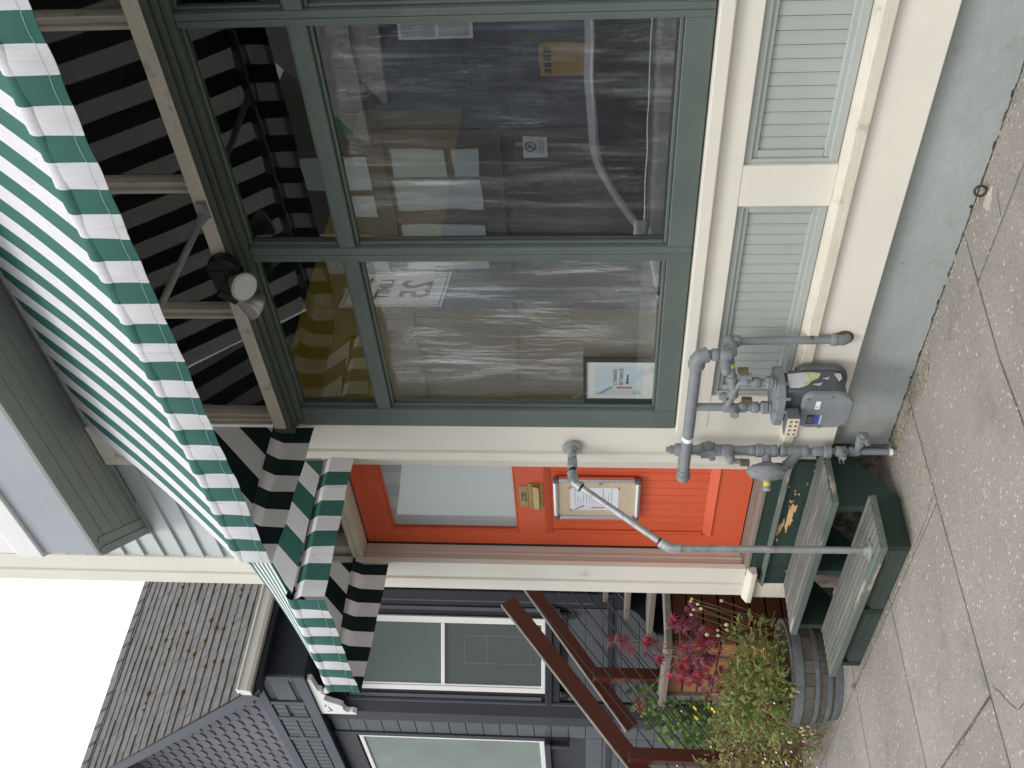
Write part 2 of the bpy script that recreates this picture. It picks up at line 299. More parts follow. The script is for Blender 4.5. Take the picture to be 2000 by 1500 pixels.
# ------------------------------------------------------------------ mesh builder
class MB:
    def __init__(s): s.v = []; s.f = []; s.m = []; s.cur = 0
    def mat(s, i): s.cur = i; return s
    def face(s, idx): s.f.append(tuple(idx)); s.m.append(s.cur)
    def pts(s, ps):
        n = len(s.v); s.v += [tuple(p) for p in ps]; return list(range(n, n + len(ps)))
    def poly(s, ps): s.face(s.pts(ps)); return s
    def box(s, x0, x1, y0, y1, z0, z1):
        if x0 > x1: x0, x1 = x1, x0
        if y0 > y1: y0, y1 = y1, y0
        if z0 > z1: z0, z1 = z1, z0
        i = s.pts([(x0, y0, z0), (x1, y0, z0), (x1, y1, z0), (x0, y1, z0), (x0, y0, z1), (x1, y0, z1), (x1, y1, z1), (x0, y1, z1)])
        for q in ((0, 3, 2, 1), (4, 5, 6, 7), (0, 1, 5, 4), (1, 2, 6, 5), (2, 3, 7, 6), (3, 0, 4, 7)): s.face([i[k] for k in q])
        return s
    def obox(s, c, ax, ay, az):
        """box by centre and three half axes"""
        c = Vector(c); ax = Vector(ax); ay = Vector(ay); az = Vector(az)
        i = s.pts([c + ax * a + ay * b + az * d for d in (-1, 1) for a, b in ((-1, -1), (1, -1), (1, 1), (-1, 1))])
        qs = [(0, 3, 2, 1), (4, 5, 6, 7), (0, 1, 5, 4), (1, 2, 6, 5), (2, 3, 7, 6), (3, 0, 4, 7)]
        if ax.cross(ay).dot(az) < 0: qs = [q[::-1] for q in qs]
        for q in qs: s.face([i[k] for k in q])
        return s
    def prism(s, poly, axis, a0, a1):
        """polygon (2-d) extruded along axis; x: (y,z) y: (x,z) z: (x,y)"""
        def P(p, a): return (a, p[0], p[1]) if axis == 'x' else (p[0], a, p[1]) if axis == 'y' else (p[0], p[1], a)
        area = sum(poly[k][0] * poly[(k + 1) % len(poly)][1] - poly[(k + 1) % len(poly)][0] * poly[k][1] for k in range(len(poly)))
        if area < 0: poly = poly[::-1]
        if a0 > a1: a0, a1 = a1, a0
        n = len(poly); A = s.pts([P(p, a0) for p in poly]); B = s.pts([P(p, a1) for p in poly])
        flip = axis == 'y'
        def F(q): s.face(q[::-1] if flip else q)
        F(A[::-1]); F(B)
        for k in range(n): F([A[k], A[(k + 1) % n], B[(k + 1) % n], B[k]])
        return s
    def tube(s, pts, r, seg=14, caps=True, rs=None):
        pts = [Vector(p) for p in pts]; rings = []
        up = None
        for k, p in enumerate(pts):
            d = (pts[min(k + 1, len(pts) - 1)] - pts[max(k - 1, 0)]).normalized()
            if up is None:
                up = Vector((0, 0, 1)) if abs(d.z) < .9 else Vector((1, 0, 0))
            a = (up - d * up.dot(d)).normalized(); up = a; b = d.cross(a)
            rr = rs[k] if rs else r
            rings.append(s.pts([p + (a * math.cos(2 * math.pi * j / seg) + b * math.sin(2 * math.pi * j / seg)) * rr for j in range(seg)]))
        for A, B in zip(rings, rings[1:]):
            for j in range(seg): s.face([A[j], A[(j + 1) % seg], B[(j + 1) % seg], B[j]])
        if caps: s.face(rings[0][::-1]); s.face(rings[-1])
        return s
    def cyl(s, p0, p1, r0, r1=None, seg=18): return s.tube([p0, p1], r0, seg, True, [r0, r0 if r1 is None else r1])
    def lathe(s, prof, base, axis, seg=24):
        """prof: list of (radius, distance along axis)"""
        base = Vector(base); axis = Vector(axis).normalized()
        up = Vector((0, 0, 1)) if abs(axis.z) < .9 else Vector((1, 0, 0))
        a = (up - axis * up.dot(axis)).normalized(); b = axis.cross(a); rings = []
        for r, h in prof:
            r = max(r, 1e-4)
            rings.append(s.pts([base + axis * h + (a * math.cos(2 * math.pi * j / seg) + b * math.sin(2 * math.pi * j / seg)) * r for j in range(seg)]))
        for A, B in zip(rings, rings[1:]):
            for j in range(seg): s.face([A[j], A[(j + 1) % seg], B[(j + 1) % seg], B[j]])
        s.face(rings[0][::-1]); s.face(rings[-1]); return s
    def ball(s, c, r, sz=1, seg=10):
        prof = [(r * math.sin(math.pi * k / 6), -r * sz * math.cos(math.pi * k / 6)) for k in range(7)]
        return s.lathe(prof, c, (0, 0, 1), seg)
    def grid(s, fn, us, vs, matfn=None):
        ids = [[s.pts([fn(u, v)])[0] for v in vs] for u in us]
        for i in range(len(us) - 1):
            for j in range(len(vs) - 1):
                if matfn: s.cur = matfn((us[i] + us[i + 1]) / 2, (vs[j] + vs[j + 1]) / 2)
                s.face([ids[i][j], ids[i + 1][j], ids[i + 1][j + 1], ids[i][j + 1]])
        return s
OFF = {}
def tag(o, label=None, cat=None, group=None, kind=None):
    if label: o['label'] = label
    if cat: o['category'] = cat
    if group: o['group'] = group
    if kind: o['kind'] = kind
    return o
def thing(name, label, cat, loc, group=None):
    o = bpy.data.objects.new(name, None); o.empty_display_size = .2; COL.objects.link(o)
    o.location = loc; OFF[o.name] = Vector(loc); return tag(o, label, cat, group)
def build(name, mb, mats, parent=None, bevel=0, smooth=False, label=None, loc=None, segs=2):
    off = OFF[parent.name] if parent else Vector(loc or (0, 0, 0))
    me = bpy.data.meshes.new(name)
    me.from_pydata([(v[0] - off.x, v[1] - off.y, v[2] - off.z) for v in mb.v], [], mb.f)
    if not isinstance(mats, (list, tuple)): mats = [mats]
    for mm in mats: me.materials.append(mm)
    me.polygons.foreach_set('material_index', mb.m)
    if smooth:
        me.polygons.foreach_set('use_smooth', [True] * len(me.polygons))
        me.set_sharp_from_angle(angle=R(38))
    me.update()
    o = bpy.data.objects.new(name, me); COL.objects.link(o)
    if parent:
        o.parent = parent; OFF[o.name] = off
    else:
        o.location = off; OFF[o.name] = off
    if bevel:
        b = o.modifiers.new("bevel", 'BEVEL'); b.width = bevel; b.segments = segs; b.limit_method = 'ANGLE'; b.angle_limit = R(35)
    if label: o['label'] = label
    return o
def structure(name, mb, mats, **k): return tag(build(name, mb, mats, **k), kind='structure')
def text(name, body, mat, parent, loc, size, depth=.0006, rot=(R(90), 0, 0), align='CENTER', xs=1.0, bold=0):
    cu = bpy.data.curves.new(name, 'FONT'); cu.body = body; cu.size = size; cu.extrude = depth; cu.align_x = align; cu.align_y = 'CENTER'
    cu.offset = bold; cu.resolution_u = 3
    tmp = bpy.data.objects.new(name, cu); COL.objects.link(tmp)
    bpy.context.view_layer.update()
    me = bpy.data.meshes.new_from_object(tmp.evaluated_get(bpy.context.evaluated_depsgraph_get()))
    bpy.data.objects.remove(tmp)
    me.materials.clear(); me.materials.append(mat)
    o = bpy.data.objects.new(name, me); COL.objects.link(o)
    o.parent = parent; OFF[o.name] = OFF[parent.name]
    o.location = Vector(loc) - OFF[parent.name]; o.rotation_euler = rot; o.scale = (xs, 1, 1); return o
def pane(name, parent, x0, x1, z0, z1, y, mat=None, th=.005):
    """glass sheet in the facade plane: reflecting front face, clear edges"""
    mb = MB(); mb.cur = 1
    mb.box(x0, x1, y, y + th, z0, z1)
    for k, f in enumerate(mb.f):
        if all(abs(mb.v[i][1] - y) < 1e-6 for i in f): mb.m[k] = 0
    return build(name, mb, [mat or gl_clear, gl_edge], parent)

# ------------------------------------------------------------------ ground
mb = MB(); mb.box(-60, 60, -60, 60, -.42, -.30)
structure("ground", mb, asph)
mb = MB(); mb.box(-60, 60, -12.6, -3.45, -.298, -.29)
structure("street", mb, asph)
mb = MB(); mb.box(-60, 60, -22, -12.6, -.298, -.16)
structure("far_pavement", mb, concrete)
mb = MB(); mb.box(-14, 8, -3.45, 8, -.296, -.016)
structure("sidewalk_base", mb, gap)
mb = MB(); g = .0065
# slabs, gaps between them are the tooled joints
xs_w = [-12, -9.7, -8.83, -7.96, -7.09, -6.22, -5.28, -4.41, -3.545]
for a, b in zip(xs_w, xs_w[1:]):
    for c, d in ((-3.42, -2.33), (-2.33, -1.46), (-1.46, -.6)):
        mb.prism([(a + g, c + g), (b - g, c + g), (b - g, d - g), (a + g, d - g)], 'z', -.1, 0)
for a, b in ((-5.28, -4.41), (-4.41, -3.545)):
    mb.prism([(a + g, -.6 + g), (b - g, -.6 + g), (b - g, .05), (a + g, .05)], 'z', -.1, 0)
mb.prism([(-12, -.6 + g), (-5.28 - g, -.6 + g), (-5.28 - g, .05), (-5.9, .06), (-12, .1)], 'z', -.1, 0)
mb.prism([(-3.545 + g, -2.33), (-2.68 - g, -2.33), (-2.68 - g, -.59), (-2.638 - g, -.235), (-2.6, .05), (-3.545 + g, .05)], 'z', -.1, 0)
mb.prism([(-2.638 + g * 2, -.232 + g), (8, -.25), (8, .05), (-2.6 + g, .05)], 'z', -.1, 0)
mb.prism([(-2.68 + g, -1.46), (8, -1.46), (8, -.25 - 2 * g), (-2.638 + g, -.235 - g), (-2.68 + g, -.59)], 'z', -.1, 0)
for a, b in ((-3.545, -2.68), (-2.68, -1.8), (-1.8, -.9), (-.9, 0), (0, .9), (.9, 3), (3, 8)):
    mb.prism([(a + g, -3.42), (b - g, -3.42), (b - g, -2.33 - g), (a + g, -2.33 - g)], 'z', -.1, 0)
    if a > -3: mb.prism([(a + g, -2.33), (b - g, -2.33), (b - g, -1.46 - g), (a + g, -1.46 - g)], 'z', -.1, 0)
structure("sidewalk", mb, concrete, bevel=.004)
mb = MB(); mb.box(-60, 60, -3.6, -3.44, -.28, -.004)
structure("kerb", mb, concrete, bevel=.015)
# cracks: thin jagged slivers of dirt
mb = MB()
def crack(p, q, n, wd, seed):
    r = random.Random(seed); p = Vector(p); q = Vector(q); d = (q - p); s = Vector((-d.y, d.x)).normalized(); last = None
    for k in range(n + 1):
        c = p + d * k / n + s * r.uniform(-1, 1) * d.length * .02; ww = wd * r.uniform(.4, 1) * (1 if 0 < k < n else .3)
        cur = (c + s * ww, c - s * ww)
        if last:
            mb.poly([(last[1].x, last[1].y, .0012), (cur[1].x, cur[1].y, .0012), (cur[0].x, cur[0].y, .0012), (last[0].x, last[0].y, .0012)])
        last = cur
crack((-3.52, -1.45), (-4.05, -1.49), 12, .0018, 1)
crack((-3.50, -1.44), (-3.36, -1.60), 8, .0025, 2)
crack((-3.36, -1.60), (-3.0, -1.62), 8, .003, 3)
crack((-2.29, -.12), (-2.33, -.225), 5, .002, 6)
crack((-3.56, -.56), (-3.97, -.6), 9, .002, 8)
structure("sidewalk_cracks", mb, gap)
# dirt and chaff gathered along the wall foot
r = random.Random(3); mb = MB()
for k in range(900):
    zone = r.random()
    if zone < .45: x = r.uniform(-3.95, -3.2); y = r.uniform(-.09, -.005) - abs(r.gauss(0, .03))
    elif zone < .6: x = r.uniform(-3.2, 0); y = -.004 - abs(r.gauss(0, .012))
    elif zone < .8: x = r.uniform(-5.35, -3.9); y = -.575 - abs(r.gauss(0, .02))
    else: x = r.uniform(-4.3, -3.5); y = -.3 - abs(r.gauss(0, .25))
    l = r.uniform(.003, .009); a = r.uniform(0, 6.28); dx, dy = math.cos(a) * l, math.sin(a) * l; z = r.uniform(.002, .005)
    mb.cur = 0 if r.random() < .6 else 1
    mb.poly([(x - dx, y - dy, z), (x + dy * .4, y - dx * .4, z), (x + dx, y + dy, z + .003), (x - dy * .4, y + dx * .4, z)])
tag(build("leaf_litter", mb, [leaflit, budm]), "dry chaff and leaf crumbs along the foot of the grey wall", "leaf litter", kind='stuff')

# ------------------------------------------------------------------ the shop building
shop = thing("shop_building", "pale grey and cream shopfront building with orange door, green window frames and bay above", "building", (-3, 0, 0))
mb = MB()
mb.box(-3.92, 4, .012, .4, -.12, .285); FM = mb
mb = MB(); mb.box(-5.305, -3.921, .03, .4, -.12, .5); build("rubble_footing", mb, rubble, shop)
mb = MB(); mb.box(-3.915, 4, -.028, .06, .28, .482)
build("baseboard", mb, cream, shop, bevel=.004)
mb = MB(); mb.prism([(-.05, .48), (.05, .48), (.05, .545), (.0, .543), (-.05, .527)], 'x', -3.93, 4)
build("water_table_ledge", mb, cream_old, shop, bevel=.004)
mb = MB()
mb.box(-3.795, 4, -.004, .06, .893, .992)
for a, b in ((-3.795, -3.56), (-2.45, -2.262), (-.95, -.76), (.55, .74)): mb.box(a, b, -.002, .06, .543, .8935)
build("bulkhead_frame", mb, cream, shop, bevel=.003)
for a, b in ((-3.56, -2.45), (-2.262, -.95), (-.76, .55)):
    mb = MB(); x = a + .05
    while x < b - .05:
        x2 = min(x + .0525, b - .05); mb.box(x + .0012, x2 - .0012, .034, .06, .58, .858); mb.box(x2 - .0085, x2 - .0062, .0325, .06, .58, .858); x = x2
    pn = build("bulkhead_panel", mb, greyp, shop, bevel=.0016)
    mb = MB()
    for (p0, p1, p2, p3) in ((a, b, .843, .8925), (a, b, .5455, .60)):
        mb.prism([(.004, p2), (.055, p2), (.055, p3), (.004, p3)], 'x', p0, p1) if 0 else None
        mb.box(p0 + .001, p1 - .001, .012, .055, p2 + (.02 if p2 > .7 else 0), p3 - (.02 if p2 < .7 else 0)); mb.box(p0 + .021, p1 - .021, .022, .056, p2, p3)
    for (p0, p1) in ((a, a + .05), (b - .05, b)):
        mb.box(p0 + .002 if p0 == a else p0 + .03, p1 - .03 if p0 == a else p1 - .002, .0125, .0555, .566, .872); mb.box(p0 + .02 if p0 == a else p0, p1 if p0 == a else p1 - .02, .0225, .0565, .60, .843)
    build("panel_moulding", mb, greyp, pn, bevel=.004)
mb = MB(); mb.prism([(-.032, .991), (.06, .991), (.06, 1.052), (-.032, 1.043)], 'x', -3.80, 4)
build("window_sill", mb, cream, shop, bevel=.005)
# cream pilaster between door and windows, and its panelled head under the bay
mb = MB(); mb.box(-3.985, -3.792, -.008, .12, .34, 3.52); mb.box(-4.034, -3.9855, -.026, .10, .34, 3.52); mb.box(-4.072, -4.0345, -.006, .1, .34, 3.52)
build("door_pilaster", mb, cream, shop, bevel=.003)
mb = MB(); mb.box(-4.085, -3.775, -.03, .12, 3.525, 4.02)
for a, b, c, d in ((-4.085, -4.03, 3.525, 4.02), (-3.83, -3.775, 3.525, 4.02), (-4.03, -3.83, 3.525, 3.585), (-4.03, -3.83, 3.95, 4.02)): mb.box(a, b, -.055, -.028, c, d)
build("pilaster_head", mb, cream, shop, bevel=.003)
# corner pilaster on the left
mb = MB(); mb.box(-5.17, -5.026, -.03, .005, .558, 6.6); mb.box(-5.205, -5.1705, -.016, .12, .558, 6.6); mb.box(-5.315, -5.2055, -.03, .12, .558, 6.6); mb.box(-5.17, -5.0705, .0055, .12, .558, 6.6)
build("corner_pilaster", mb, cream, shop, bevel=.003)
mb = MB(); mb.prism([(-.075, .505), (.1, .505), (.1, .56), (-.04, .56), (-.075, .535)], 'x', -5.33, -5.015); mb.box(-5.31, -5.15, -.045, .1, .30, .504)
build("pilaster_plinth", mb, cream_old, shop, bevel=.006)
mb = MB(); mb.box(-5.31, -5.24, .12, 7, -.1, 6.6)
build("side_wall", mb, greyw, shop)
# lap siding behind the awnings and above
mb = MB(); z = 3.40
while z < 6.4:
    mb.prism([(-.022, z), (.05, z), (.05, z + .124), (-.004, z + .124)], 'x', -5.07, -3.95 if z < 3.95 else -4.5); z += .1225
build("lap_siding", mb, greyw, shop)
mb = MB(); mb.box(-5.07, -4.07, .02, .1, 3.28, 3.45); mb.box(-5.0705, -3.785, .055, .12, 3.401, 6.6); mb.box(-3.785, 2.5, .0555, .12, 4.036, 6.6)
build("upper_wall", mb, cream_old, shop)

# bay window overhanging the shopfront
BZ = 4.03
bayp = [(-4.775, .0), (-4.36, -.43), (3.2, -.43), (3.2, .0)]
mb = MB(); mb.prism(bayp, 'z', BZ + .012, BZ + .31)
bay = build("bay_window", mb, greybay, shop)
mb = MB(); y = -.415
while y < -.02:
    xl = -4.775 + .41 * (-y) / .43; mb.prism([(xl + .02, y + .081), (xl + .02 + .08, y + .0015), (3.1, y + .0015), (3.1, y + .081)], 'z', BZ - .002, BZ + .0115); y += .083
build("soffit_boards", mb, soffitm, bay, bevel=.003)
mb = MB()
ed = [Vector((-4.775, .0)), Vector((-4.36, -.43)), Vector((3.2, -.43))]
def strip(mb, a, b, inn, out, z0, z1):
    d = (b - a).normalized(); n = Vector((d.y, -d.x))
    if n.y > 0: n = -n
    mb.prism([tuple(a + n * out), tuple(b + n * out), tuple(b - n * inn), tuple(a - n * inn)], 'z', z0, z1)
strip(mb, ed[0], ed[1], .035, .012, BZ - .018, BZ + .014); strip(mb, ed[0] + Vector((.02, 0)), ed[1] + Vector((.02, 0)), .075, 0, BZ - .009, BZ + .0125)
mb.box(-4.355, 3.2, -.436, -.405, BZ - .012, BZ + .013); mb.box(-4.775, -3.8, -.034, -.024, BZ - .03, BZ + .01)
build("soffit_trim", mb, soffitm, bay, bevel=.003)
mb = MB()
mb.prism([(-4.80, .0), (-4.372, -.452), (3.2, -.452), (3.2, .0)], 'z', BZ + .30, BZ + .44)
mb.prism([(-4.775, .0), (-4.355, -.44), (-4.19, -.44), (-4.19, 0)], 'z', BZ + .4405, 6.4); mb.box(-3.2, -3.0, -.44, 0, BZ + .4405, 6.4)
build("bay_trim", mb, whitep, bay, bevel=.006)
mb = MB(); mb.box(-4.19, -3.2, -.40, -.02, BZ + .4405, 6.4); mb.box(-3.0, 3.2, -.40, -.02, BZ + .441, 6.4)
build("bay_sash", mb, greyp, bay)

# head beam and clerestory
mb = MB(); mb.box(-3.775, 4, -.052, .09, 2.972, 3.032)
mb2 = MB()
for a, b, c in ((2.945, 2.9715, -.046), (2.918, 2.9445, -.03), (2.885, 2.9175, -.017)): mb2.box(-3.785 + (2.97 - a) * .1, 4, c, .085, a, b)
mb2.box(-3.80, -3.776, -.062, .08, 2.93, 3.03)
beam = build("head_beam", mb, cream_old, shop, bevel=.003)
build("beam_moulding", mb2, sage_old, beam, bevel=.005)
xs = [-3.75, -3.03, -2.335, -1.635, -.935, -.235, .465]
for a, b in zip(xs, xs[1:]):
    pane("clerestory_glass", shop, a + .024, b - .024, 3.033, 4.0, .035)
for x in xs:
    mb = MB(); mb.box(x - .029, x - .014, .0, .06, 3.0325, 4.0); mb.box(x + .012, x + .021, .006, .06, 3.0325, 4.0); mb.box(x - .0135, x + .0115, .018, .055, 3.0325, 4.0)
    build("clerestory_mullion", mb, cream_old, shop, bevel=.002)
mb = MB(); mb.box(-3.775, 4, -.02, .08, 4.001, 4.035); build("clerestory_head", mb, soffitm, shop)

# shop windows
def shopwin(x0, l, rr, x1, last):
    """x0..x1 outer, l / rr glass edges"""
    mb = MB(); Y0, Y1 = -.012, .065
    mb.box(x0, l, Y0, Y1, 1.052, 2.884); mb.box(rr, x1, Y0, Y1, 1.052, 2.884)
    mb.box(l, rr, Y0 + .002, Y1, 1.052, 1.15); mb.box(l, rr, Y0 + .003, Y1, 2.432, 2.497)
    # bead stops round the glass
    for a, b, c, d in ((l, rr, 1.1505, 1.165), (l, rr, 2.418, 2.4315), (l, rr, 2.4975, 2.51), (l, rr, 2.872, 2.884)): mb.box(a, b, .012, .0295, c, d)
    for z0, z1 in ((1.1655, 2.4175), (2.5105, 2.8715)):
        mb.box(l, l + .011, .0125, .0295, z0, z1); mb.box(rr - .011, rr, .0125, .0295, z0, z1)
    f = build("window_frame", mb, sage, shop, bevel=.004)
    pane("glass_pane", f, l, rr, 1.15, 2.432, .03, gl_shop); pane("transom_pane", f, l, rr, 2.497, 2.884, .03)
    return f
shopwin(-3.79, -3.665, -2.716, -2.681, 0)
shopwin(-2.68, -2.644, -1.661, -1.634, 0)
shopwin(-1.633, -1.606, -.62, -.59, 0)
shopwin(-.589, -.56, .45, .49, 1)

# interior seen through the glass
mb = MB(); mb.box(-3.98, -3.90, .1, .95, -.1, 2.38); mb.box(-3.98, -3.90, .1, 3.0, 2.381, 3.12)
build("interior_side_wall", mb, yellowwall, shop)
mb = MB(); mb.box(-5.3, 2.4, 4.6, 4.7, -.1, 4.02); mb.box(2.3, 2.4, .12, 4.6, -.1, 4.02); mb.box(-5.3, 2.4, .12, 4.6, 4.021, 4.05); mb.box(-3.97, -3.91, .1, 4.6, 3.121, 4.02); mb.box(-5.3, -5.29, .2, 4.6, -.1, 4.02); mb.box(-3.97, -3.91, 3.001, 4.6, -.1, 3.12); mb.box(-3.97, -3.91, .951, 3.0, -.1, 2.378)
mb.box(-3.4, 2.3, 2.2, 2.3, 0, 2.2)
build("interior_wall", mb, darkint, shop)
mb = MB(); mb.box(-5.3, 2.4, .12, 4.6, -.08, .3); build("interior_floor", mb, floorint, shop)
mb = MB(); mb.box(-3.3, -2.2, 1.5, 1.6, .3, 1.9); mb.box(-1.9, -.5, .9, 1.5, .3, .95); mb.box(-3.0, -2.4, .7, 1.1, .3, .8)
build("interior_clutter", mb, darkint, shop, bevel=.01)

# ------------------------------------------------------------------ door, jambs, threshold
DY = .12
mb = MB()
mb.box(-5.04, -4.915, DY, DY + .045, .587, 2.79); mb.box(-4.262, -4.135, DY, DY + .045, .587, 2.79)
mb.box(-4.915, -4.262, DY, DY + .045, 2.622, 2.79); mb.box(-4.915, -4.262, DY, DY + .045, 1.712, 1.872); mb.box(-4.915, -4.262, DY, DY + .045, .587, .765)
door = build("door", mb, orange, shop, bevel=.003)
mb = MB(); x = -4.889
while x < -4.29:
    mb.box(x + .0012, min(x + .0672, -4.288), DY + .014, DY + .04, .79, 1.69); x += .0685
build("door_panel", mb, orange, door, bevel=.002)
mb = MB()
for a, b, c, d in ((-4.9145, -4.2625, 1.672, 1.7115), (-4.9145, -4.2625, .7655, .815)):
    mb.prism([(DY - .012, (c if c > 1 else d)), (DY - .012, (d if c > 1 else c)), (DY + .02, (d if c > 1 else c)), (DY + .02, (c if c > 1 else d))] if 0 else [(DY - .010, d) if c > 1 else (DY - .01, c), (DY + .03, d) if c > 1 else (DY + .03, c), (DY + .03, c) if c > 1 else (DY + .03, d), (DY + .013, c) if c > 1 else (DY + .013, d)], 'x', a, b)
mb.box(-4.9145, -4.893, DY + .004, DY + .03, .816, 1.671); mb.box(-4.284, -4.2625, DY + .004, DY + .03, .816, 1.671)
for a, b, c, d in ((-4.9145, -4.905, 1.8735, 2.6205), (-4.272, -4.2625, 1.8735, 2.6205)): mb.box(a, b, DY + .006, DY + .04, c, d)
mb.box(-4.9045, -4.2725, DY + .006, DY + .04, 1.8735, 1.884); mb.box(-4.9045, -4.2725, DY + .006, DY + .04, 2.611, 2.6205)
build("door_moulding", mb, orange, door, bevel=.003)
pane("door_glass", door, -4.915, -4.262, 1.873, 2.622, DY + .02)
mb = MB(); mb.box(-4.893, -4.262, DY + .028, DY + .032, 1.873, 2.622); build("frosted_film", mb, frost, door)
mb = MB(); mb.box(-4.665, -4.43, DY - .006, DY - .0005, 1.722, 1.80)
sl = build("mail_slot", mb, brass, door, bevel=.003)
mb = MB(); mb.prism([(DY - .0065, 1.785), (DY - .018, 1.775), (DY - .026, 1.742), (DY - .020, 1.735), (DY - .0065, 1.737)], 'x', -4.65, -4.445); build("slot_flap", mb, brass, sl, bevel=.002)
mb = MB(); mb.box(-4.648, -4.455, DY - .004, DY - .0005, 1.803, 1.853); np_ = build("name_plate", mb, brass, door, bevel=.0015)
text("plate_lettering", "L'Orange", ink, np_, (-4.551, DY - .0045, 1.836), .021)
text("plate_lettering", "Private Residence", ink, np_, (-4.551, DY - .0045, 1.817), .0125)
mb = MB()
mb.box(-5.069, -5.058, .006, .17, .55, 2.80); mb.box(-5.0695, -5.055, -.02, .005, .56, 2.80)
mb.box(-5.0575, -5.047, .048, .066, .56, 2.80)
build("door_jamb", mb, pinkish, shop, bevel=.003)
mb = MB(); mb.box(-4.13, -4.073, .005, .17, .55, 2.80); build("door_jamb", mb, pinkish, shop)
mb = MB(); mb.box(-5.0575, -5.0405, DY - .002, DY + .06, .587, 2.80); mb.box(-5.04, -4.14, DY + .02, DY + .06, 2.791, 2.80); mb.box(-5.0, -4.14, DY + .02, DY + .06, .58, .5865)
build("door_gap", mb, blackp, shop)
mb = MB(); mb.box(-5.069, -4.073, .0, .16, 2.801, 2.838); mb.box(-5.069, -4.073, -.012, .10, 2.8385, 2.862)
build("door_head", mb, cream_old, shop, bevel=.004)
mb = MB(); mb.box(-5.069, -4.97, .03, .13, 2.863, 3.4); mb.box(-4.16, -4.073, .03, .13, 2.863, 3.4); mb.box(-4.97, -4.16, .03, .13, 3.28, 3.4)
tf = build("transom_frame", mb, cream_old, shop, bevel=.004)
pane("transom_pane", tf, -4.97, -4.16, 2.863, 3.28, .09)
mb = MB(); mb.box(-4.9, -4.25, .3, .5, 2.6, 3.2); build("transom_blind", mb, darkint, tf)
mb = MB(); mb.prism([(-.03, .545), (.118, .572), (.118, .585), (-.03, .568)], 'x', -5.10, -4.075)
sill = build("threshold", mb, greywood, shop, bevel=.004)
mb = MB(); mb.box(-5.14, -4.03, -.022, .04, .478, .5445); build("sill_riser", mb, dgreen, sill, bevel=.003); mb = MB(); mb.prism([(-.066, .458), (.04, .458), (.04, .4775), (-.03, .4775), (-.066, .47)], 'x', -5.148, -3.99)
build("sill_nosing", mb, treadf, sill, bevel=.003)
if 0: build("sill_riser", mb, dgreen, sill, bevel=.003)
mb = MB(); mb.box(-5.145, -4.0, -.045, .04, .33, .4575)
PM = mb

r = random.Random(12); mb = PM; mb.cur = 1
FK = 0
def flake(cx, cz, rx, rz, y):
    n = 11; pts = []
    for k in range(n):
        a = 2 * math.pi * k / n; q = r.uniform(.45, 1.15); pts.append((cx + rx * q * math.cos(a), cz + rz * q * math.sin(a)))
    global FK; FK += 1; mb.prism(pts, 'y', y - .0006 - FK * .00004, y + .003 - FK * .00003)
for k in range(26): flake(-4.50 + r.gauss(0, .06), .400 + r.gauss(0, .012), r.uniform(.02, .06), r.uniform(.004, .011), -.0452)
for k in range(12): flake(-4.58 + r.gauss(0, .05), .435 + r.gauss(0, .006), r.uniform(.01, .04), r.uniform(.003, .008), -.0453)
for k in range(9): flake(-4.32 + r.uniform(-.06, .10), .415 + r.gauss(0, .018), r.uniform(.004, .012), r.uniform(.003, .006), -.0453)
build("peeling_riser", mb, [peel, mk("bare_wood", (.62, .40, .20), .7, .2, 12, bump=.2)], sill)
r = random.Random(13); mb = FM; mb.cur = 1; x = -3.9
while x < 2:
    l = r.uniform(.015, .06); h = r.uniform(.001, .004) if r.random() < .88 else r.uniform(.004, .012); z0 = r.uniform(0, .006)
    if r.random() < .95: mb.prism([(x, z0), (x + l * .5, z0 - .004), (x + l, z0 + .002), (x + l * .8, z0 + h), (x + l * .3, z0 + h * .8)], 'y', .0085, .02)
    x += l * r.uniform(.8, 1.05)
r = random.Random(14)
for k in range(4):
    x = r.uniform(-3.7, 0); z = r.uniform(.03, .26); n = r.choice((4, 5)); q = r.uniform(.0012, .003)
    mb.prism([(x + q * 1.6 * math.cos(2 * math.pi * i / n + .5), z + q * math.sin(2 * math.pi * i / n + .5)) for i in range(n)], 'y', .0095, .013)
build("foundation", FM, [found, gap], shop)

# ------------------------------------------------------------------ wooden steps
steps = thing("porch_steps", "dark green two-tread wooden steps with worn grooved treads below the orange door", "steps", (-4.5, -.3, 0))
prof = [(-.563, .004), (-.288, .004), (-.045, .19), (-.045, .309), (-.345, .309), (-.345, .134), (-.563, .134)]
for x in (-3.99, -4.56, -5.12):
    mb = MB(); mb.prism(prof, 'x', x, x + .042); build("stringer", mb, dgreen, steps, bevel=.003)
def tread_part(y0, y1, z):
    mb = MB(); mb.cur = 1; mb.box(-5.125, -3.865, y0, y1, z - .036, z - .012)
    n = 7; wd = (y1 - y0) / n
    for k in range(n): mb.mat(1 if k == 0 else 0).box(-5.124, -3.866, y0 + k * wd + (.0005 if k == 0 else .005), y0 + (k + 1) * wd - .005, z - .0125, z)
    mb.cur = 1
    return build("tread", mb, [tread, treadf], steps, bevel=.003)
tread_part(-.628, -.335, .17); tread_part(-.385, -.055, .345)
for a, b in ((-5.077, -4.562), (-4.516, -3.992)):
    mb = MB(); mb.prism([(-.56, .006), (-.525, .006), (-.525, .084), (-.535, .084), (-.56, .062)], 'x', a, b); mb.cur = 1; mb.prism([(-.5605, .0632), (-.5355, .0852), (-.525, .0852), (-.525, .084), (-.535, .084), (-.56, .062)], 'x', a + .001, b - .001); build("kick_board", mb, [kickp, treadf], steps, bevel=.003)

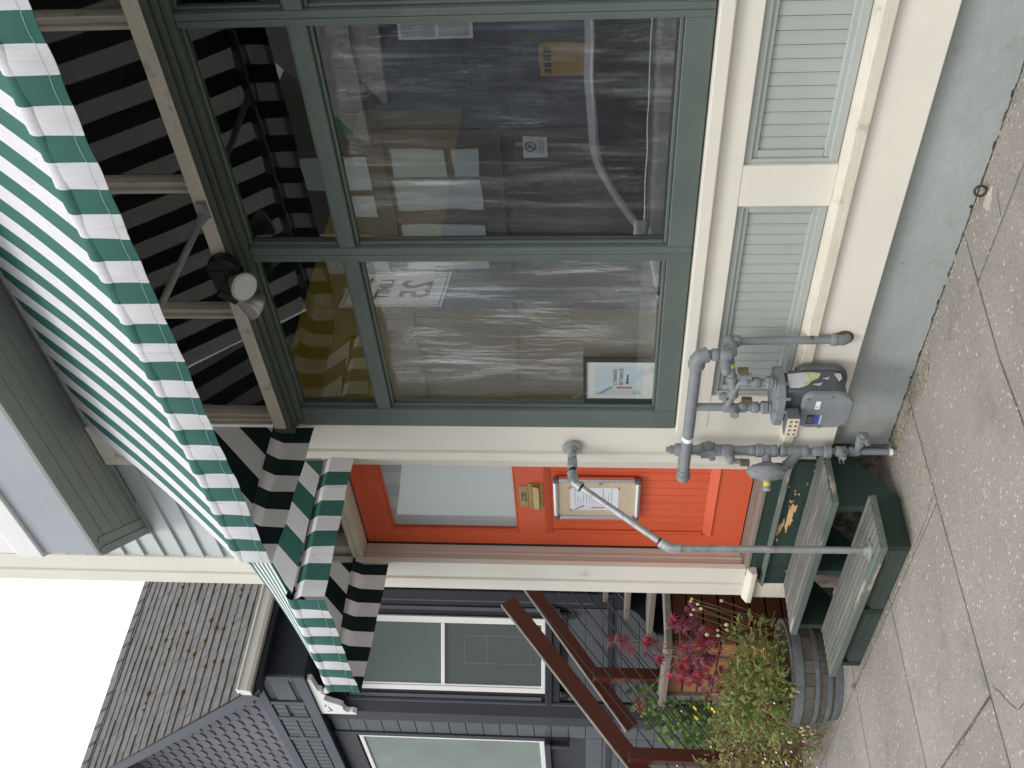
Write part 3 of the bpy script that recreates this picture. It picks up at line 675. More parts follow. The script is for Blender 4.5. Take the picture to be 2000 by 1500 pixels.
# ------------------------------------------------------------------ awnings
def clip(poly, a, b, c):
    """keep the part with a*x+b*y >= c"""
    out = []
    for k in range(len(poly)):
        p, q = poly[k], poly[(k + 1) % len(poly)]; dp = a * p[0] + b * p[1] - c; dq = a * q[0] + b * q[1] - c
        if dp >= 0: out.append(p)
        if dp * dq < 0: t = dp / (dp - dq); out.append((p[0] + (q[0] - p[0]) * t, p[1] + (q[1] - p[1]) * t))
    return out
def awning(name, label, x0, x1, zw, yf, zf, zb, W, first_white, seed, wave=1.0):
    """x0 left end, x1 right end, zw height at the wall, (yf, zf) front bar, zb lower edge of valance; stripes of width W counted from x0"""
    A = thing(name, label, "awning", (x0, 0, zw))
    n = int(round((x1 - x0) / W)); W = (x1 - x0) / n
    us = []
    for k in range(n):
        us += [x0 + W * k, x0 + W * (k + .25), x0 + W * (k + .5), x0 + W * (k + .75)]
    us.append(x1)
    wh = lambda u: (1 if (int((u - x0) / W + 1e-6) % 2 == 0) == first_white else 0)
    r = random.Random(seed); ph = [r.uniform(0, 6.28) for _ in range(6)]
    vs = [k / 16 for k in range(17)]
    L = zw - zf
    def roof(u, v):
        ph2 = (u - x0) / W * math.pi
        sag = .018 * math.sin(math.pi * v) + .006 * math.sin(u * 5 + ph[0]) * v
        # the cloth is gathered round the bar at the wall end: shallow scallops per stripe
        sc_ = .022 * abs(math.sin(ph2 / 2)) * max(0, 1 - v * 5) ** 2 * wave
        return (u, -.035 + (yf + .035) * v + sag * .6, zw - L * v - sag * .8 - sc_)
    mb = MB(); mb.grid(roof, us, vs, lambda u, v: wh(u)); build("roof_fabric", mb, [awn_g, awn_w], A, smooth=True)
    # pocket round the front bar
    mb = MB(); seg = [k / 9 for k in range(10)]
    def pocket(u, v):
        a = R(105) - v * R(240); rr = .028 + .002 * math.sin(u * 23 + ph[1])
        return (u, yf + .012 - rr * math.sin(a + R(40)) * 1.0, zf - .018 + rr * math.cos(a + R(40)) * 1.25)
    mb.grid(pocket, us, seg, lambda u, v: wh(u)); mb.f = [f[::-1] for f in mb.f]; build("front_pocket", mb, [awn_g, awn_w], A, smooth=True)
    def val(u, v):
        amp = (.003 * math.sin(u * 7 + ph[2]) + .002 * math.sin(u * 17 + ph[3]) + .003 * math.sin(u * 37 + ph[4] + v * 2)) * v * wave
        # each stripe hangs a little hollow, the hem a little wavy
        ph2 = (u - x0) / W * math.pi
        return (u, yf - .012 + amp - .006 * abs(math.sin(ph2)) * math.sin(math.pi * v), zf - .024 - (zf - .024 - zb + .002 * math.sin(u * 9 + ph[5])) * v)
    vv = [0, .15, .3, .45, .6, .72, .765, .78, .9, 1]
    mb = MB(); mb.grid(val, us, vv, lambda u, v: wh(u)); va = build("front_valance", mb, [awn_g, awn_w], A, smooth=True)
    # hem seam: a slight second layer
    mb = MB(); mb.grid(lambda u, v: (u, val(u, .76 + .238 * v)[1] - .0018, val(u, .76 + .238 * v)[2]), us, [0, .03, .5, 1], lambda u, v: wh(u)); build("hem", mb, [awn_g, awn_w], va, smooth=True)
    mb = MB(); mb.grid(lambda u, v: (u, val(u, .765 + .012 * v)[1] - .003, val(u, .765 + .012 * v)[2]), us, [0, 1]); build("stitch_line", mb, stitch, va)
    # triangular side wings with slanting stripes, and side valances
    for x, sgn in ((x0, -1), (x1, 1)):
        tri = [(-.02, zw - .05), (yf + .01, zf - .01), (-.02, zf - .01)]
        mb = MB(); s2 = W * 1.09
        k0 = -40
        for k in range(-40, 60):
            c = 2.195 + k * s2; pc = clip(clip(tri, -.707, .707, c), .707, -.707, -(c + s2))
            if len(pc) >= 3:
                mb.cur = k % 2; pc = pc if sgn < 0 else pc[::-1]; mb.poly([(x, p[0], p[1]) for p in pc])
        build("side_wing", mb, [awn_g, awn_w], A)
        m = max(3, int(round(-yf / (W * 1.0)))) + (0 if sgn > 0 else 0); ys = []
        for k in range(m * 4 + 1): ys.append(-.01 + (yf + .005) * k / (m * 4))
        wy = lambda u: 1 if int((-u) / (-yf / m)) % 2 == (0 if sgn > 0 else 1) else 0
        def sv(u, v):
            f = (-u / -yf)
            bulge = .007 * math.sin(u * 19 + ph[3]) * v + .006 * math.sin(math.pi * f) * v
            bulge += .045 * min(1, v / .28)
            return (x + sgn * (bulge - .03), u, zf - .012 - (zf - .012 - zb + .05 * (1 - f) * (1 if x == x0 else .2)) * v + .01 * (1 - f))
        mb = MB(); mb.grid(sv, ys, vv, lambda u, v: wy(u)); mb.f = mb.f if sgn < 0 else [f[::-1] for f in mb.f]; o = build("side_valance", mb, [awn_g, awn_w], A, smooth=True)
    # steel frame
    mb = MB(); mb.tube([(x0 + .04, yf + .024, zf - .02), (x1 - .04, yf + .024, zf - .02)], .012)
    build("frame_tube", mb, galv, A, smooth=True)
    mb = MB(); mb.tube([(x0 - .01, -.03, zw - .012), (x1, -.03, zw - .012)], .02); build("head_rod", mb, galv, A, smooth=True)
    return A
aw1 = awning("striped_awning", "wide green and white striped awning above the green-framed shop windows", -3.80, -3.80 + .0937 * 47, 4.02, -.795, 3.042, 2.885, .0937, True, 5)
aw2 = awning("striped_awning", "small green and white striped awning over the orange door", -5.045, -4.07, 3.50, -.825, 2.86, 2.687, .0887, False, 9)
# diagonal brace rods of the big awning
for x in (-2.43, -.3):
    mb = MB(); mb.tube([(x, -.06, 3.0), (x - .06, -.79, 3.03 + .0)], .0001) if 0 else None
    mb.tube([(x, -.075, 3.004), (x, -.775, 3.028)], .0135)
    mb.cyl((x, -.045, 3.003), (x, -.10, 3.005), .024, .018); mb.obox((x + .03, -.058, 2.995), (.04, 0, 0), (0, .006, 0), (0, 0, .02))
    mb.lathe([(.024, 0), (.024, .012)], (x + .045, -.064, 2.995), (0, -1, 0), 12)
    build("brace_rod", mb, galv, aw1, smooth=True)

# ------------------------------------------------------------------ flood light on the beam
fl = thing("flood_light", "black twin flood light with two silver lamps on the shopfront beam", "lamp", (-2.70, -.055, 2.985))
mb = MB(); mb.lathe([(.062, 0), (.066, .012), (.066, .05), (.05, .066), (.02, .07)], (-2.685, -.054, 2.985), (0, -1, 0), 24)
mb.obox((-2.73, -.10, 2.955), (.035, .012, -.02), (0, .035, 0), (.012, 0, .03)); mb.obox((-2.715, -.11, 3.0), (.05, 0, 0), (0, .02, 0), (0, 0, .03))
build("mount_box", mb, blackp, fl, bevel=.004, smooth=True)
def lamp(base, tip):
    base = Vector(base); tip = Vector(tip); d = (tip - base); L = d.length; d.normalize()
    mb = MB(); mb.cyl(base - d * .085, base, .024, .027); sk = build("lamp_socket", mb, blackp, fl, smooth=True)
    mb = MB(); mb.lathe([(.020, 0), (.022, .012), (.034, .03), (.060, L - .014), (.0615, L - .006), (.058, L - .002)], base, d, 28); lb = build("lamp_bulb", mb, lampalu, fl, smooth=True)
    mb = MB(); mb.lathe([(.0565, L - .004), (.052, L + .003), (.03, L + .007), (.003, L + .009)], base, d, 28); build("lamp_face", mb, lampglass, lb, smooth=True)
lamp((-2.715, -.125, 2.945), (-2.70, -.185, 2.872))
lamp((-2.83, -.115, 2.955), (-2.895, -.10, 2.885))
mb = MB(); mb.tube([(-2.72, -.10, 2.985), (-2.765, -.112, 2.975), (-2.80, -.115, 2.963)], .02); mb.tube([(-2.71, -.10, 2.98), (-2.716, -.12, 2.965), (-2.717, -.125, 2.955)], .02)
build("lamp_arm", mb, blackp, fl, smooth=True)

# ------------------------------------------------------------------ handrail pipe
hr = thing("pipe_handrail", "bent galvanised pipe handrail from the lower green tread to the cream pilaster", "handrail", (-4.02, -.54, .17))
F0 = Vector((-4.02, -.54, .17)); E1 = Vector((-4.015, -.552, 1.085)); E2 = Vector((-3.935, -.232, 1.543)); WL = Vector((-3.93, -.026, 1.55))
mb = MB(); mb.tube([F0 + Vector((0, 0, .006)), E1], .0165); mb.tube([E1, E2], .0165); mb.tube([E2, WL], .014)
build("rail_pipe", mb, galv, hr, smooth=True)
for p, q, r0 in ((E1, E2, .0235), (E2, E1, .0235)):
    mb = MB(); d = (q - p).normalized(); e = (F0 - E1).normalized() if p is E1 else (WL - E2).normalized()
    mb.tube([p + e * .045, p + e * .012, p + d * .012, p + d * .045], r0, 16); mb.tube([p + e * .05, p + e * .036], .027, 16); mb.tube([p + d * .05, p + d * .036], .027, 16)
    build("elbow_fitting", mb, galv, hr, smooth=True)
mb = MB(); mb.lathe([(.021, .07), (.0245, .075), (.0245, .125), (.021, .13)], WL, (E2 - WL), 16); mb.lathe([(.019, .045), (.022, .05), (.022, .062), (.019, .066)], WL, (E2 - WL), 16)
build("coupling", mb, galv, hr, smooth=True)
dd = (E2 - E1).normalized()
for p, d, q in ((E1 + dd * .052, dd, .0178), (E2 - dd * .06, dd, .0178), (WL + (E2 - WL).normalized() * .133, E2 - WL, .0172)):
    mb = MB(); mb.lathe([(q, 0), (q, .01)], p, d, 16); build("black_thread", mb, blackp, hr, smooth=True)
for base, ax in ((F0, (0, 0, 1)), (WL + Vector((0, .0, 0)), (0, -1, 0))):
    mb = MB(); mb.lathe([(.05, 0), (.05, .005), (.027, .009), (.024, .026), (.02, .027)], base, ax, 24); build("floor_flange" if ax[2] else "wall_flange", mb, galv, hr, smooth=True)

# ------------------------------------------------------------------ gas meter and its pipework
gm = thing("gas_meter", "grey gas meter with pipes, valves and a round regulator below the shop window", "gas meter", (-3.84, -.1, 0))
XR, YR, YH, ZH = -3.842, -.10, -.18, 1.006
mb = MB()
mb.cyl((XR, YR, -.02), (XR, YR, .62), .0165); build("riser_pipe", mb, gasg, gm, smooth=True)
mb = MB(); mb.cyl((XR, YR, .60), (XR, YR, 1.03), .0235)
def coll(mb, z, h, r, x=XR, y=YR): mb.lathe([(r * .9, 0), (r, .004), (r, h - .004), (r * .9, h)], (x, y, z - h / 2), (0, 0, 1), 20)
coll(mb, 1.012, .075, .031); mb.cyl((XR, YR, 1.05), (XR, YR, 1.075), .021); mb.cyl((XR, YR, 1.075), (XR, YR, 1.092), .014, seg=6)
mb.cyl((XR, YR, ZH), (XR - .045, YH + .03, ZH), .027); mb.tube([(XR - .03, YR - .04, ZH), (XR - .085, YH + .01, ZH), (XR - .1, YH, ZH), (XR - .05, YH, ZH)], .029)
build("upper_riser", mb, gasg, gm, smooth=True)
mb = MB(); mb.tube([(XR - .095, YH, ZH), (-3.14, YH, ZH)], .0262, 20); build("cross_pipe", mb, gasg, gm, smooth=True)
mb = MB(); mb.lathe([(.0268, 0), (.0268, .028)], (-3.665, YH, ZH), (1, 0, 0), 20); build("white_band", mb, white_tape, gm, smooth=True)
mb = MB(); mb.lathe([(.030, 0), (.034, .004), (.034, .026), (.03, .03)], (XR - .115, YH, ZH), (1, 0, 0), 20); mb.ball((XR - .112, YH, ZH), .033)
build("elbow", mb, gasg, gm, smooth=True); mb = MB()
mb.tube([(-3.155, YH, ZH), (-3.125, YH, ZH), (-3.11, YH + .004, ZH - .012), (-3.105, YH + .012, ZH - .045)], .034, 18); mb.lathe([(.034, 0), (.037, .004), (.037, .02), (.034, .024)], (-3.165, YH, ZH), (1, 0, 0), 20)
mb.cyl((-3.105, YH + .012, ZH - .03), (-3.105, YH + .012, ZH - .11), .021); coll(mb, ZH - .075, .03, .027, -3.105, YH + .012)
build("elbow", mb, gasg, gm, smooth=True)
# riser fittings, top to bottom
mb = MB(); mb.box(XR - .03, XR + .024, YR - .03, YR + .03, .855, .925); mb.cyl((XR + .02, YR, .89), (XR + .045, YR, .89), .022); mb.cyl((XR - .028, YR - .01, .875), (XR - .05, YR - .02, .865), .016); coll(mb, .845, .03, .029); coll(mb, .93, .028, .029)
build("check_valve", mb, gasg, gm, bevel=.006)
mb = MB(); coll(mb, .80, .06, .029); mb.cyl((XR, YR, .79), (XR + .01, YR - .058, .79), .022); mb.ball((XR + .01, YR - .06, .79), .023); mb.cyl((XR - .01, YR - .05, .79), (XR - .03, YR - .062, .785), .009); mb.box(XR - .012, XR + .008, YR - .075, YR - .055, .73, .785)
build("shutoff_valve", mb, gasg, gm, smooth=True)
mb = MB(); mb.box(XR - .014, XR + .014, YR - .088, YR - .06, .700, .745); build("padlock", mb, padl, gm, bevel=.004)
mb = MB(); mb.tube([(XR - .005, YR - .07, .72), (XR - .03, YR - .10, .69), (-3.90, -.20, .645)], .0025, 6); build("tag_wire", mb, blackp, gm)
mb = MB(); coll(mb, .68, .03, .027); coll(mb, .645, .04, .033); coll(mb, .575, .03, .031); mb.cyl((XR, YR, .66), (XR, YR, .56), .029); mb.cyl((XR, YR, .612), (XR - .045, YR - .07, .612), .022); build("tee_fitting", mb, gasg, gm, smooth=True)
mb = MB(); rc = Vector((-3.895, -.19, .612)); rd = Vector((-.45, -.86, .05)).normalized()
mb.lathe([(.02, -.05), (.07, -.03), (.096, -.012), (.099, 0), (.099, .007), (.09, .013), (.082, .024), (.05, .034), (.024, .04), (.02, .05)], rc, rd, 30)
for k in range(8):
    a = k * math.pi / 4; s1 = rd.cross(Vector((0, 0, 1))).normalized(); s2 = rd.cross(s1); p = rc + (s1 * math.cos(a) + s2 * math.sin(a)) * .09
    mb.cyl(p - rd * .01, p + rd * .016, .006, seg=6)
mb.obox(rc + Vector((.03, -.02, -.06)), (.022, 0, 0), (0, .02, 0), (0, 0, .03))
reg = build("regulator", mb, gasg, gm, smooth=True)
mb = MB(); mb.lathe([(.0165, .045), (.0165, .07)], rc, rd, 16); build("yellow_collar", mb, yellow_tape, reg, smooth=True)
mb = MB(); mb.lathe([(.016, .0705), (.019, .075), (.019, .088), (.012, .092)], rc, rd, 16); build("vent_cap", mb, lampalu, reg, smooth=True)
mb = MB(); coll(mb, .535, .03, .03); coll(mb, .43, .03, .029); mb.cyl((XR, YR, .545), (XR, YR, .42), .026); mb.cyl((XR, YR, .45), (XR - .045, YR - .045, .51), .024)
mb.lathe([(.028, 0), (.03, .004), (.03, .016), (.022, .018), (.022, .024), (.014, .028)], (XR - .042, YR - .042, .505), Vector((-.62, -.62, .45)), 20); build("strainer", mb, gasg, gm, smooth=True)
mb = MB(); coll(mb, .365, .06, .023); coll(mb, .325, .036, .032); mb.lathe([(.03, 0), (.033, .004), (.033, .02), (.03, .024)], (XR, YR, .31), (0, 0, 1), 6); build("union", mb, gasg, gm, smooth=True)
mb = MB(); coll(mb, .262, .05, .026); mb.cyl((XR, YR, .255), (XR + .02, YR - .05, .262), .022, .017); mb.cyl((XR + .02, YR - .05, .262), (XR + .024, YR - .062, .263), .011); mb.tube([(XR - .02, YR - .02, .27), (XR - .05, YR - .035, .262), (XR - .05, YR - .035, .245), (XR - .02, YR - .02, .25)], .004, 8); build("lower_valve", mb, gasg, gm, smooth=True)
mb = MB(); coll(mb, .2, .05, .023); mb.cyl((XR, YR, .185), (XR + .07, YR, .185), .017); mb.lathe([(.02, .0), (.022, .004), (.022, .02), (.015, .024), (.026, .034), (.026, .062), (.016, .068), (.016, .08)], (XR + .05, YR, .185), (1, 0, -.1), 16); mb.box(XR + .085, XR + .118, YR - .025, YR + .025, .155, .20)
mb.cyl((XR + .1, YR - .02, .165), (XR + .1, YR - .04, .16), .012); build("side_valve", mb, gasg, gm, bevel=.003)
mb = MB(); mb.lathe([(.0172, 0), (.0172, .016)], (XR, YR, .022), (0, 0, 1), 16); build("pipe_tape", mb, white_tape, gm, smooth=True)
# meter drops
mb = MB(); mb.cyl((-3.432, YH, ZH - .02), (-3.432, YH, .66), .0185); coll(mb, .845, .05, .024, -3.432, YH); coll(mb, .78, .03, .024, -3.432, YH); mb.cyl((-3.432, YH, .815), (-3.432, YH - .05, .82), .020); mb.lathe([(.021, 0), (.03, .006), (.03, .03), (.02, .04)], (-3.432, YH, .665), (0, 0, 1), 6); coll(mb, .725, .03, .026, -3.432, YH)
mb.cyl((-3.432, YH, .85), (-3.36, YH, .835), .017); mb.ball((-3.345, YH, .832), .026); mb.lathe([(.02, 0), (.022, .01), (.014, .03)], (-3.36, YH, .86), (0, 0, 1), 12)
build("inlet_drop", mb, gasg, gm, smooth=True)
mb = MB(); mb.tube([(-3.345, YH, .832), (-3.30, YH, .825), (-3.268, YH, .81), (-3.268, YH, .66)], .0185, 16); mb.lathe([(.021, 0), (.029, .006), (.029, .028), (.02, .036)], (-3.268, YH, .665), (0, 0, 1), 6); coll(mb, .74, .035, .025, -3.268, YH); mb.cyl((-3.268, YH, .775), (-3.235, YH, .79), .018); mb.box(-3.25, -3.215, YH - .012, YH + .012, .765, .815)
mb.tube([(-3.30, YH, .835), (-3.25, YH + .005, .845), (-3.19, YH + .02, .855), (-3.15, YH + .03, .862)], .018, 14); mb.tube([(-3.255, YH + .004, .844), (-3.235, YH + .008, .847)], .023, 14)
build("outlet_drop", mb, gasg, gm, smooth=True)
mb = MB(); mb.lathe([(.0195, 0), (.0195, .022)], (-3.19, YH + .022, .855), (1, .2, .1), 16); build("yellow_tape", mb, yellow_tape, gm, smooth=True)
mb = MB(); coll(mb, .885, .05, .026, -3.105, YH + .012); mb.cyl((-3.13, YH + .012, .885), (-3.145, YH - .045, .885), .021); mb.ball((-3.145, YH - .046, .885), .022); mb.tube([(-3.105, YH + .012, .87), (-3.105, YH + .02, .855), (-3.11, YH + .07, .85), (-3.118, -.075, .86)], .019, 14); mb.ball((-3.118, -.075, .862), .027)
build("bypass_valve", mb, gasg, gm, smooth=True)
for p in ((-3.135, YH - .055, .84), (-3.335, YH - .045, .80)):
    mb = MB(); mb.box(p[0] - .012, p[0] + .014, p[1] - .012, p[1] + .012, p[2] - .045, p[2]); build("valve_lock", mb, padl, gm, bevel=.003)
mb = MB(); mb.cyl((-3.118, -.075, .86), (-3.128, -.055, .39), .0175); mb.tube([(-3.128, -.055, .40), (-3.129, -.054, .372), (-3.131, -.046, .362), (-3.134, -.03, .362)], .024, 16); coll(mb, .415, .03, .026, -3.128, -.055); coll(mb, .83, .03, .026, -3.118, -.074)
build("house_pipe", mb, gasg, gm, smooth=True)
mb = MB(); mb.lathe([(.042, 0), (.042, .004), (.03, .008)], (-3.14, -.029, .368), (0, -1, 0), 24); mb.lathe([(.0195, 0), (.0195, .012)], (-3.126, -.058, .505), (0, 0, 1), 14); build("rusty_escutcheon", mb, rust, gm, smooth=True)
# meter body: lid, middle, front and back covers
def rr(x0, x1, z0, z1, r, rb, n=6):
    out = []
    for cx, cz, a0, q in ((x1 - rb, z0 + rb, -90, rb), (x1 - r, z1 - r, 0, r), (x0 + r, z1 - r, 90, r), (x0 + rb, z0 + rb, 180, rb)):
        for k in range(n + 1): a = R(a0 + 90 * k / n); out.append((cx + q * math.cos(a), cz + q * math.sin(a)))
    return out
mb = MB(); mb.prism(rr(-3.472, -3.272, .345, .615, .02, .06), 'y', -.225, -.10); build("meter_body", mb, gasd, gm, bevel=.006)
mb = MB(); mb.prism(rr(-3.482, -3.262, .325, .545, .045, .075), 'y', -.256, -.2255); fc = build("front_cover", mb, gasg, gm, bevel=.009, segs=3)
mb = MB(); mb.prism(rr(-3.482, -3.262, .325, .56, .045, .075), 'y', -.0995, -.066); build("back_cover", mb, gasd, gm, bevel=.010, segs=3)
mb = MB()
for x, z in ((-3.47, .45), (-3.445, .345), (-3.30, .345), (-3.272, .43), (-3.29, .53), (-3.37, .537), (-3.372, .331)): mb.cyl((x, -.2555, z), (x, -.262, z), .0065, seg=6)
build("cover_bolt", mb, galv, fc)
mb = MB(); mb.prism([(-3.485, -.10), (-3.45, -.06), (-3.29, -.06), (-3.255, -.10), (-3.255, -.205), (-3.29, -.262), (-3.40, -.275), (-3.46, -.262), (-3.485, -.215)], 'z', .615, .655); mb.lathe([(.03, 0), (.028, .012)], (-3.432, YH, .655), (0, 0, 1)); mb.lathe([(.03, 0), (.028, .012)], (-3.275, YH, .655), (0, 0, 1))
build("meter_lid", mb, gasg, gm, bevel=.010, segs=3)
mb = MB()
for x, y in ((-3.265, -.12), (-3.265, -.19), (-3.29, -.255), (-3.36, -.268)): mb.cyl((x, y, .60), (x, y, .665), .007, seg=6)
build("lid_bolt", mb, gasg, gm)
mb = MB(); mb.box(-3.465, -3.345, -.315, -.257, .556, .612); ib = build("index_box", mb, gasd, gm, bevel=.004)
mb = MB(); mb.box(-3.463, -3.347, -.3215, -.3155, .558, .61); build("index_window", mb, dial, ib, bevel=.002)
mb = MB()
for k in range(4):
    for z in (.572, .594): mb.lathe([(.006, 0), (.006, .0012)], (-3.447 + k * .028, -.3215, z), (0, -1, 0), 12)
build("index_dial", mb, padl, ib)
mb = MB(); mb.box(-3.30, -3.285, -.2575, -.2565, .462, .510) if 0 else mb.box(-3.352, -3.302, -.2575, -.2565, .468, .488); build("number_label", mb, white_tape, fc)
text("label_marks", "72", ink, fc, (-3.338, -.258, .478), .014)
mb = MB(); mb.box(-3.452, -3.392, -.2575, -.2565, .482, .512); lb = build("maker_plate", mb, blackp, fc)
for k in range(4): 
    mb = MB(); mb.box(-3.447, -3.40 - .004 * (k % 2), -.2582, -.2576, .4865 + k * .0062, .4888 + k * .0062); build("plate_line", mb, inkg, lb)
mb = MB(); mb.box(-3.452, -3.392, -.2575, -.2565, .458, .481); build("blue_plate", mb, bluelab, fc)
mb = MB(); mb.box(-3.452, -3.392, -.2575, -.2565, .448, .4575); build("white_plate", mb, wlabel, fc)
mb = MB(); mb.poly([(-3.2705, -.205, .60), (-3.2705, -.125, .60), (-3.2705, -.112, .50), (-3.2705, -.12, .455), (-3.2705, -.15, .47), (-3.2705, -.165, .50), (-3.2705, -.19, .52), (-3.2705, -.208, .56)])
build("torn_sticker", mb, ylabel, gm)
mb = MB()
for p in ([(-.15, .455), (-.14, .42), (-.158, .43)], [(-.185, .505), (-.175, .455), (-.195, .47)], [(-.12, .40), (-.17, .385), (-.15, .37), (-.12, .37)]): mb.poly([(-3.2703, a, b) for a, b in p])
build("sticker_scrap", mb, wlabel, gm)

# ------------------------------------------------------------------ notice board on the door
nb = thing("notice_board", "small aluminium-framed cork notice board on the orange door", "notice board", (-4.55, DY - .01, 1.42))
X0, X1, Z0, Z1 = -4.738, -4.362, 1.185, 1.662; Y = DY - .012
mb = MB(); mb.box(X0 + .01, X1 - .01, Y, DY - .0005, Z0 + .01, Z1 - .01); build("cork_panel", mb, cork, nb)
mb = MB()
for a, b, c, d in ((X0 + .034, X1 - .034, Z1 - .026, Z1), (X0 + .034, X1 - .034, Z0, Z0 + .026)): mb.prism([(Y - .012, c), (Y - .018, (c + d) / 2), (Y - .012, d), (DY - .001, d), (DY - .001, c)], 'x', a, b)
for a, b in ((X0, X0 + .026), (X1 - .026, X1)): mb.prism([(a, Y - .012), ((a + b) / 2, Y - .018), (b, Y - .012), (b, DY - .001), (a, DY - .001)], 'z', Z0 + .034, Z1 - .034)
build("board_frame", mb, alu, nb, bevel=.002)
for x, z in ((X0, Z0), (X1 - .034, Z0), (X0, Z1 - .034), (X1 - .034, Z1 - .034)):
    mb = MB(); mb.box(x, x + .0338, Y - .0185, DY - .001, z, z + .0338); build("frame_corner", mb, greyplastic, nb, bevel=.008)
mb = MB(); mb.lathe([(.006, 0), (.009, .004), (.007, .012)], (X1 - .034, Y - .006, 1.405), (0, -1, 0), 12); build("board_lock", mb, galv, nb, smooth=True)
PX0, PX1, PZ0, PZ1 = -4.655, -4.448, 1.302, 1.57
mb = MB(); mb.box(PX0, PX1, Y - .0018, Y - .0004, PZ0, PZ1); pp = build("notice_sheet", mb, paper, nb)
mb = MB(); r = random.Random(4)
for k in range(14):
    z = PZ1 - .03 - k * .0155
    if k in (9,): continue
    mb.mat(0 if k not in (10,) else 1)
    a = PX0 + .062
    while a < PX1 - .012:
        l = r.uniform(.006, .02); mb.box(a, min(a + l, PX1 - .01), Y - .0024, Y - .0019, z, z + .0032); a += l + .003
        if r.random() < .1: break
    if k < 9: mb.box(a * 0 + PX0 + .042, PX0 + .05, Y - .0024, Y - .0019, z, z + .0035)
build("notice_lines", mb, [inkg, ink], pp)
mb = MB(); mb.box(PX0 + .018, PX0 + .028, Y - .0024, Y - .0019, 1.38, 1.455); build("notice_stripe", mb, inkred, pp)
mb = MB()
for k in range(7): mb.obox((PX0 + .014 + .003 * (k % 2), Y - .0021, 1.345 + k * .025), (.004 + .002 * (k % 3), 0, .008), (0, .0002, 0), (-.0006, 0, .0009))
mb.poly([(PX0 + .004, Y - .0021, 1.55), (PX0 + .045, Y - .0021, 1.50), (PX0 + .038, Y - .0021, 1.485), (PX0 + .004, Y - .0021, 1.53)][::-1])
build("notice_sketch", mb, inkg, pp)
for x, z in ((PX0, PZ0), (PX1, PZ0), (PX0, PZ1), (PX1, PZ1)):
    mb = MB(); mb.lathe([(.005, 0), (.003, .004), (.005, .008)], (x, Y - .002, z), (0, -1, 0), 10); build("push_pin", mb, inkred, nb, smooth=True)

# ------------------------------------------------------------------ framed entrance sign inside the window, plastic sheets
fs = thing("framed_sign", "black framed entrance sign with a street sketch, standing inside the left shop window", "sign", (-3.5, .05, 1.155))
A0, A1, B0, B1 = -3.655, -3.352, 1.152, 1.494
mb = MB()
for a, b, c, d in ((A0, A1, B1 - .016, B1), (A0, A1, B0, B0 + .012), (A0, A0 + .02, B0 + .012, B1 - .016), (A1 - .024, A1, B0 + .012, B1 - .016)): mb.box(a, b, .038, .056, c, d)
build("sign_frame", mb, blackg, fs, bevel=.002)
mb = MB(); mb.box(A0 + .0195, A1 - .0235, .046, .055, B0 + .0115, B1 - .0155); build("sign_mat", mb, matw, fs)
mb = MB(); mb.box(-3.605, -3.408, .0445, .0459, 1.215, 1.440); pr = build("sign_print", mb, paperb, fs)
text("sign_lettering", "L'ORANGE", ink, pr, (-3.482, .0442, 1.343), .0245, .0002, xs=.95, bold=.0004)
text("sign_lettering", "ENTRANCE", ink, pr, (-3.48, .0442, 1.314), .0245, .0002, xs=.93, bold=.0004)
mb = MB(); mb.box(-3.515, -3.465, .044, .0444, 1.281, 1.290); mb.prism([(-3.535, 1.2855), (-3.515, 1.275), (-3.515, 1.296)], 'y', .044, .0444); build("arrow", mb, ink, pr)
mb = MB(); mb.prism(rr(-3.562, -3.549, 1.262, 1.338, .0055, .0055), 'y', .044, .0444); build("red_banner", mb, inkred, pr)
mb = MB()
mb.prism([(-3.604, 1.44), (-3.598, 1.425), (-3.545, 1.36), (-3.553, 1.352), (-3.604, 1.41)], 'y', .0442, .0444)
for k in range(9): z = 1.395 - k * .02; mb.obox((-3.585 + .004 * (k % 3), .0443, z), (.014 - .001 * k, 0, .012), (0, .0001, 0), (-.0007, 0, .0008))
for k in range(5): mb.box(-3.604, -3.585 + .003 * k % .01, .0442, .0444, 1.225 + k * .007, 1.228 + k * .007)
mb.box(-3.604, -3.6025, .0441, .0443, 1.216, 1.44)
build("street_sketch", mb, inkg, pr)
def sheet(label, x0, x1, z0, z1, seed, film=film):
    r = random.Random(seed); ph = [r.uniform(0, 6) for _ in range(5)]
    def f(u, v):
        x = x0 + (x1 - x0) * u; z = z0 + (z1 - z0) * v
        return (x, .082 + .006 * math.sin(6 * u + 3 * v + ph[0]) + .004 * math.sin(14 * u - 9 * v + ph[1]) + .003 * math.sin(31 * u + 11 * v + ph[2]), z)
    mb = MB(); mb.grid(f, [k / 24 for k in range(25)], [k / 24 for k in range(25)])
    o = build("plastic_sheet", mb, film, None, smooth=True, loc=((x0 + x1) / 2, .08, z0)); return tag(o, label, "plastic sheet", "plastic sheets hung inside the shop windows")
sheet("crinkled clear plastic sheet behind the shop window with the framed sign", -3.662, -2.719, 1.17, 2.43, 1, film_milky)
sheet("crinkled clear plastic sheet behind the wide middle shop window", -2.642, -1.664, 1.17, 2.43, 2)
sheet("crinkled clear plastic sheet behind the shop window at the photo's edge", -1.604, -.62, 1.17, 2.43, 3)

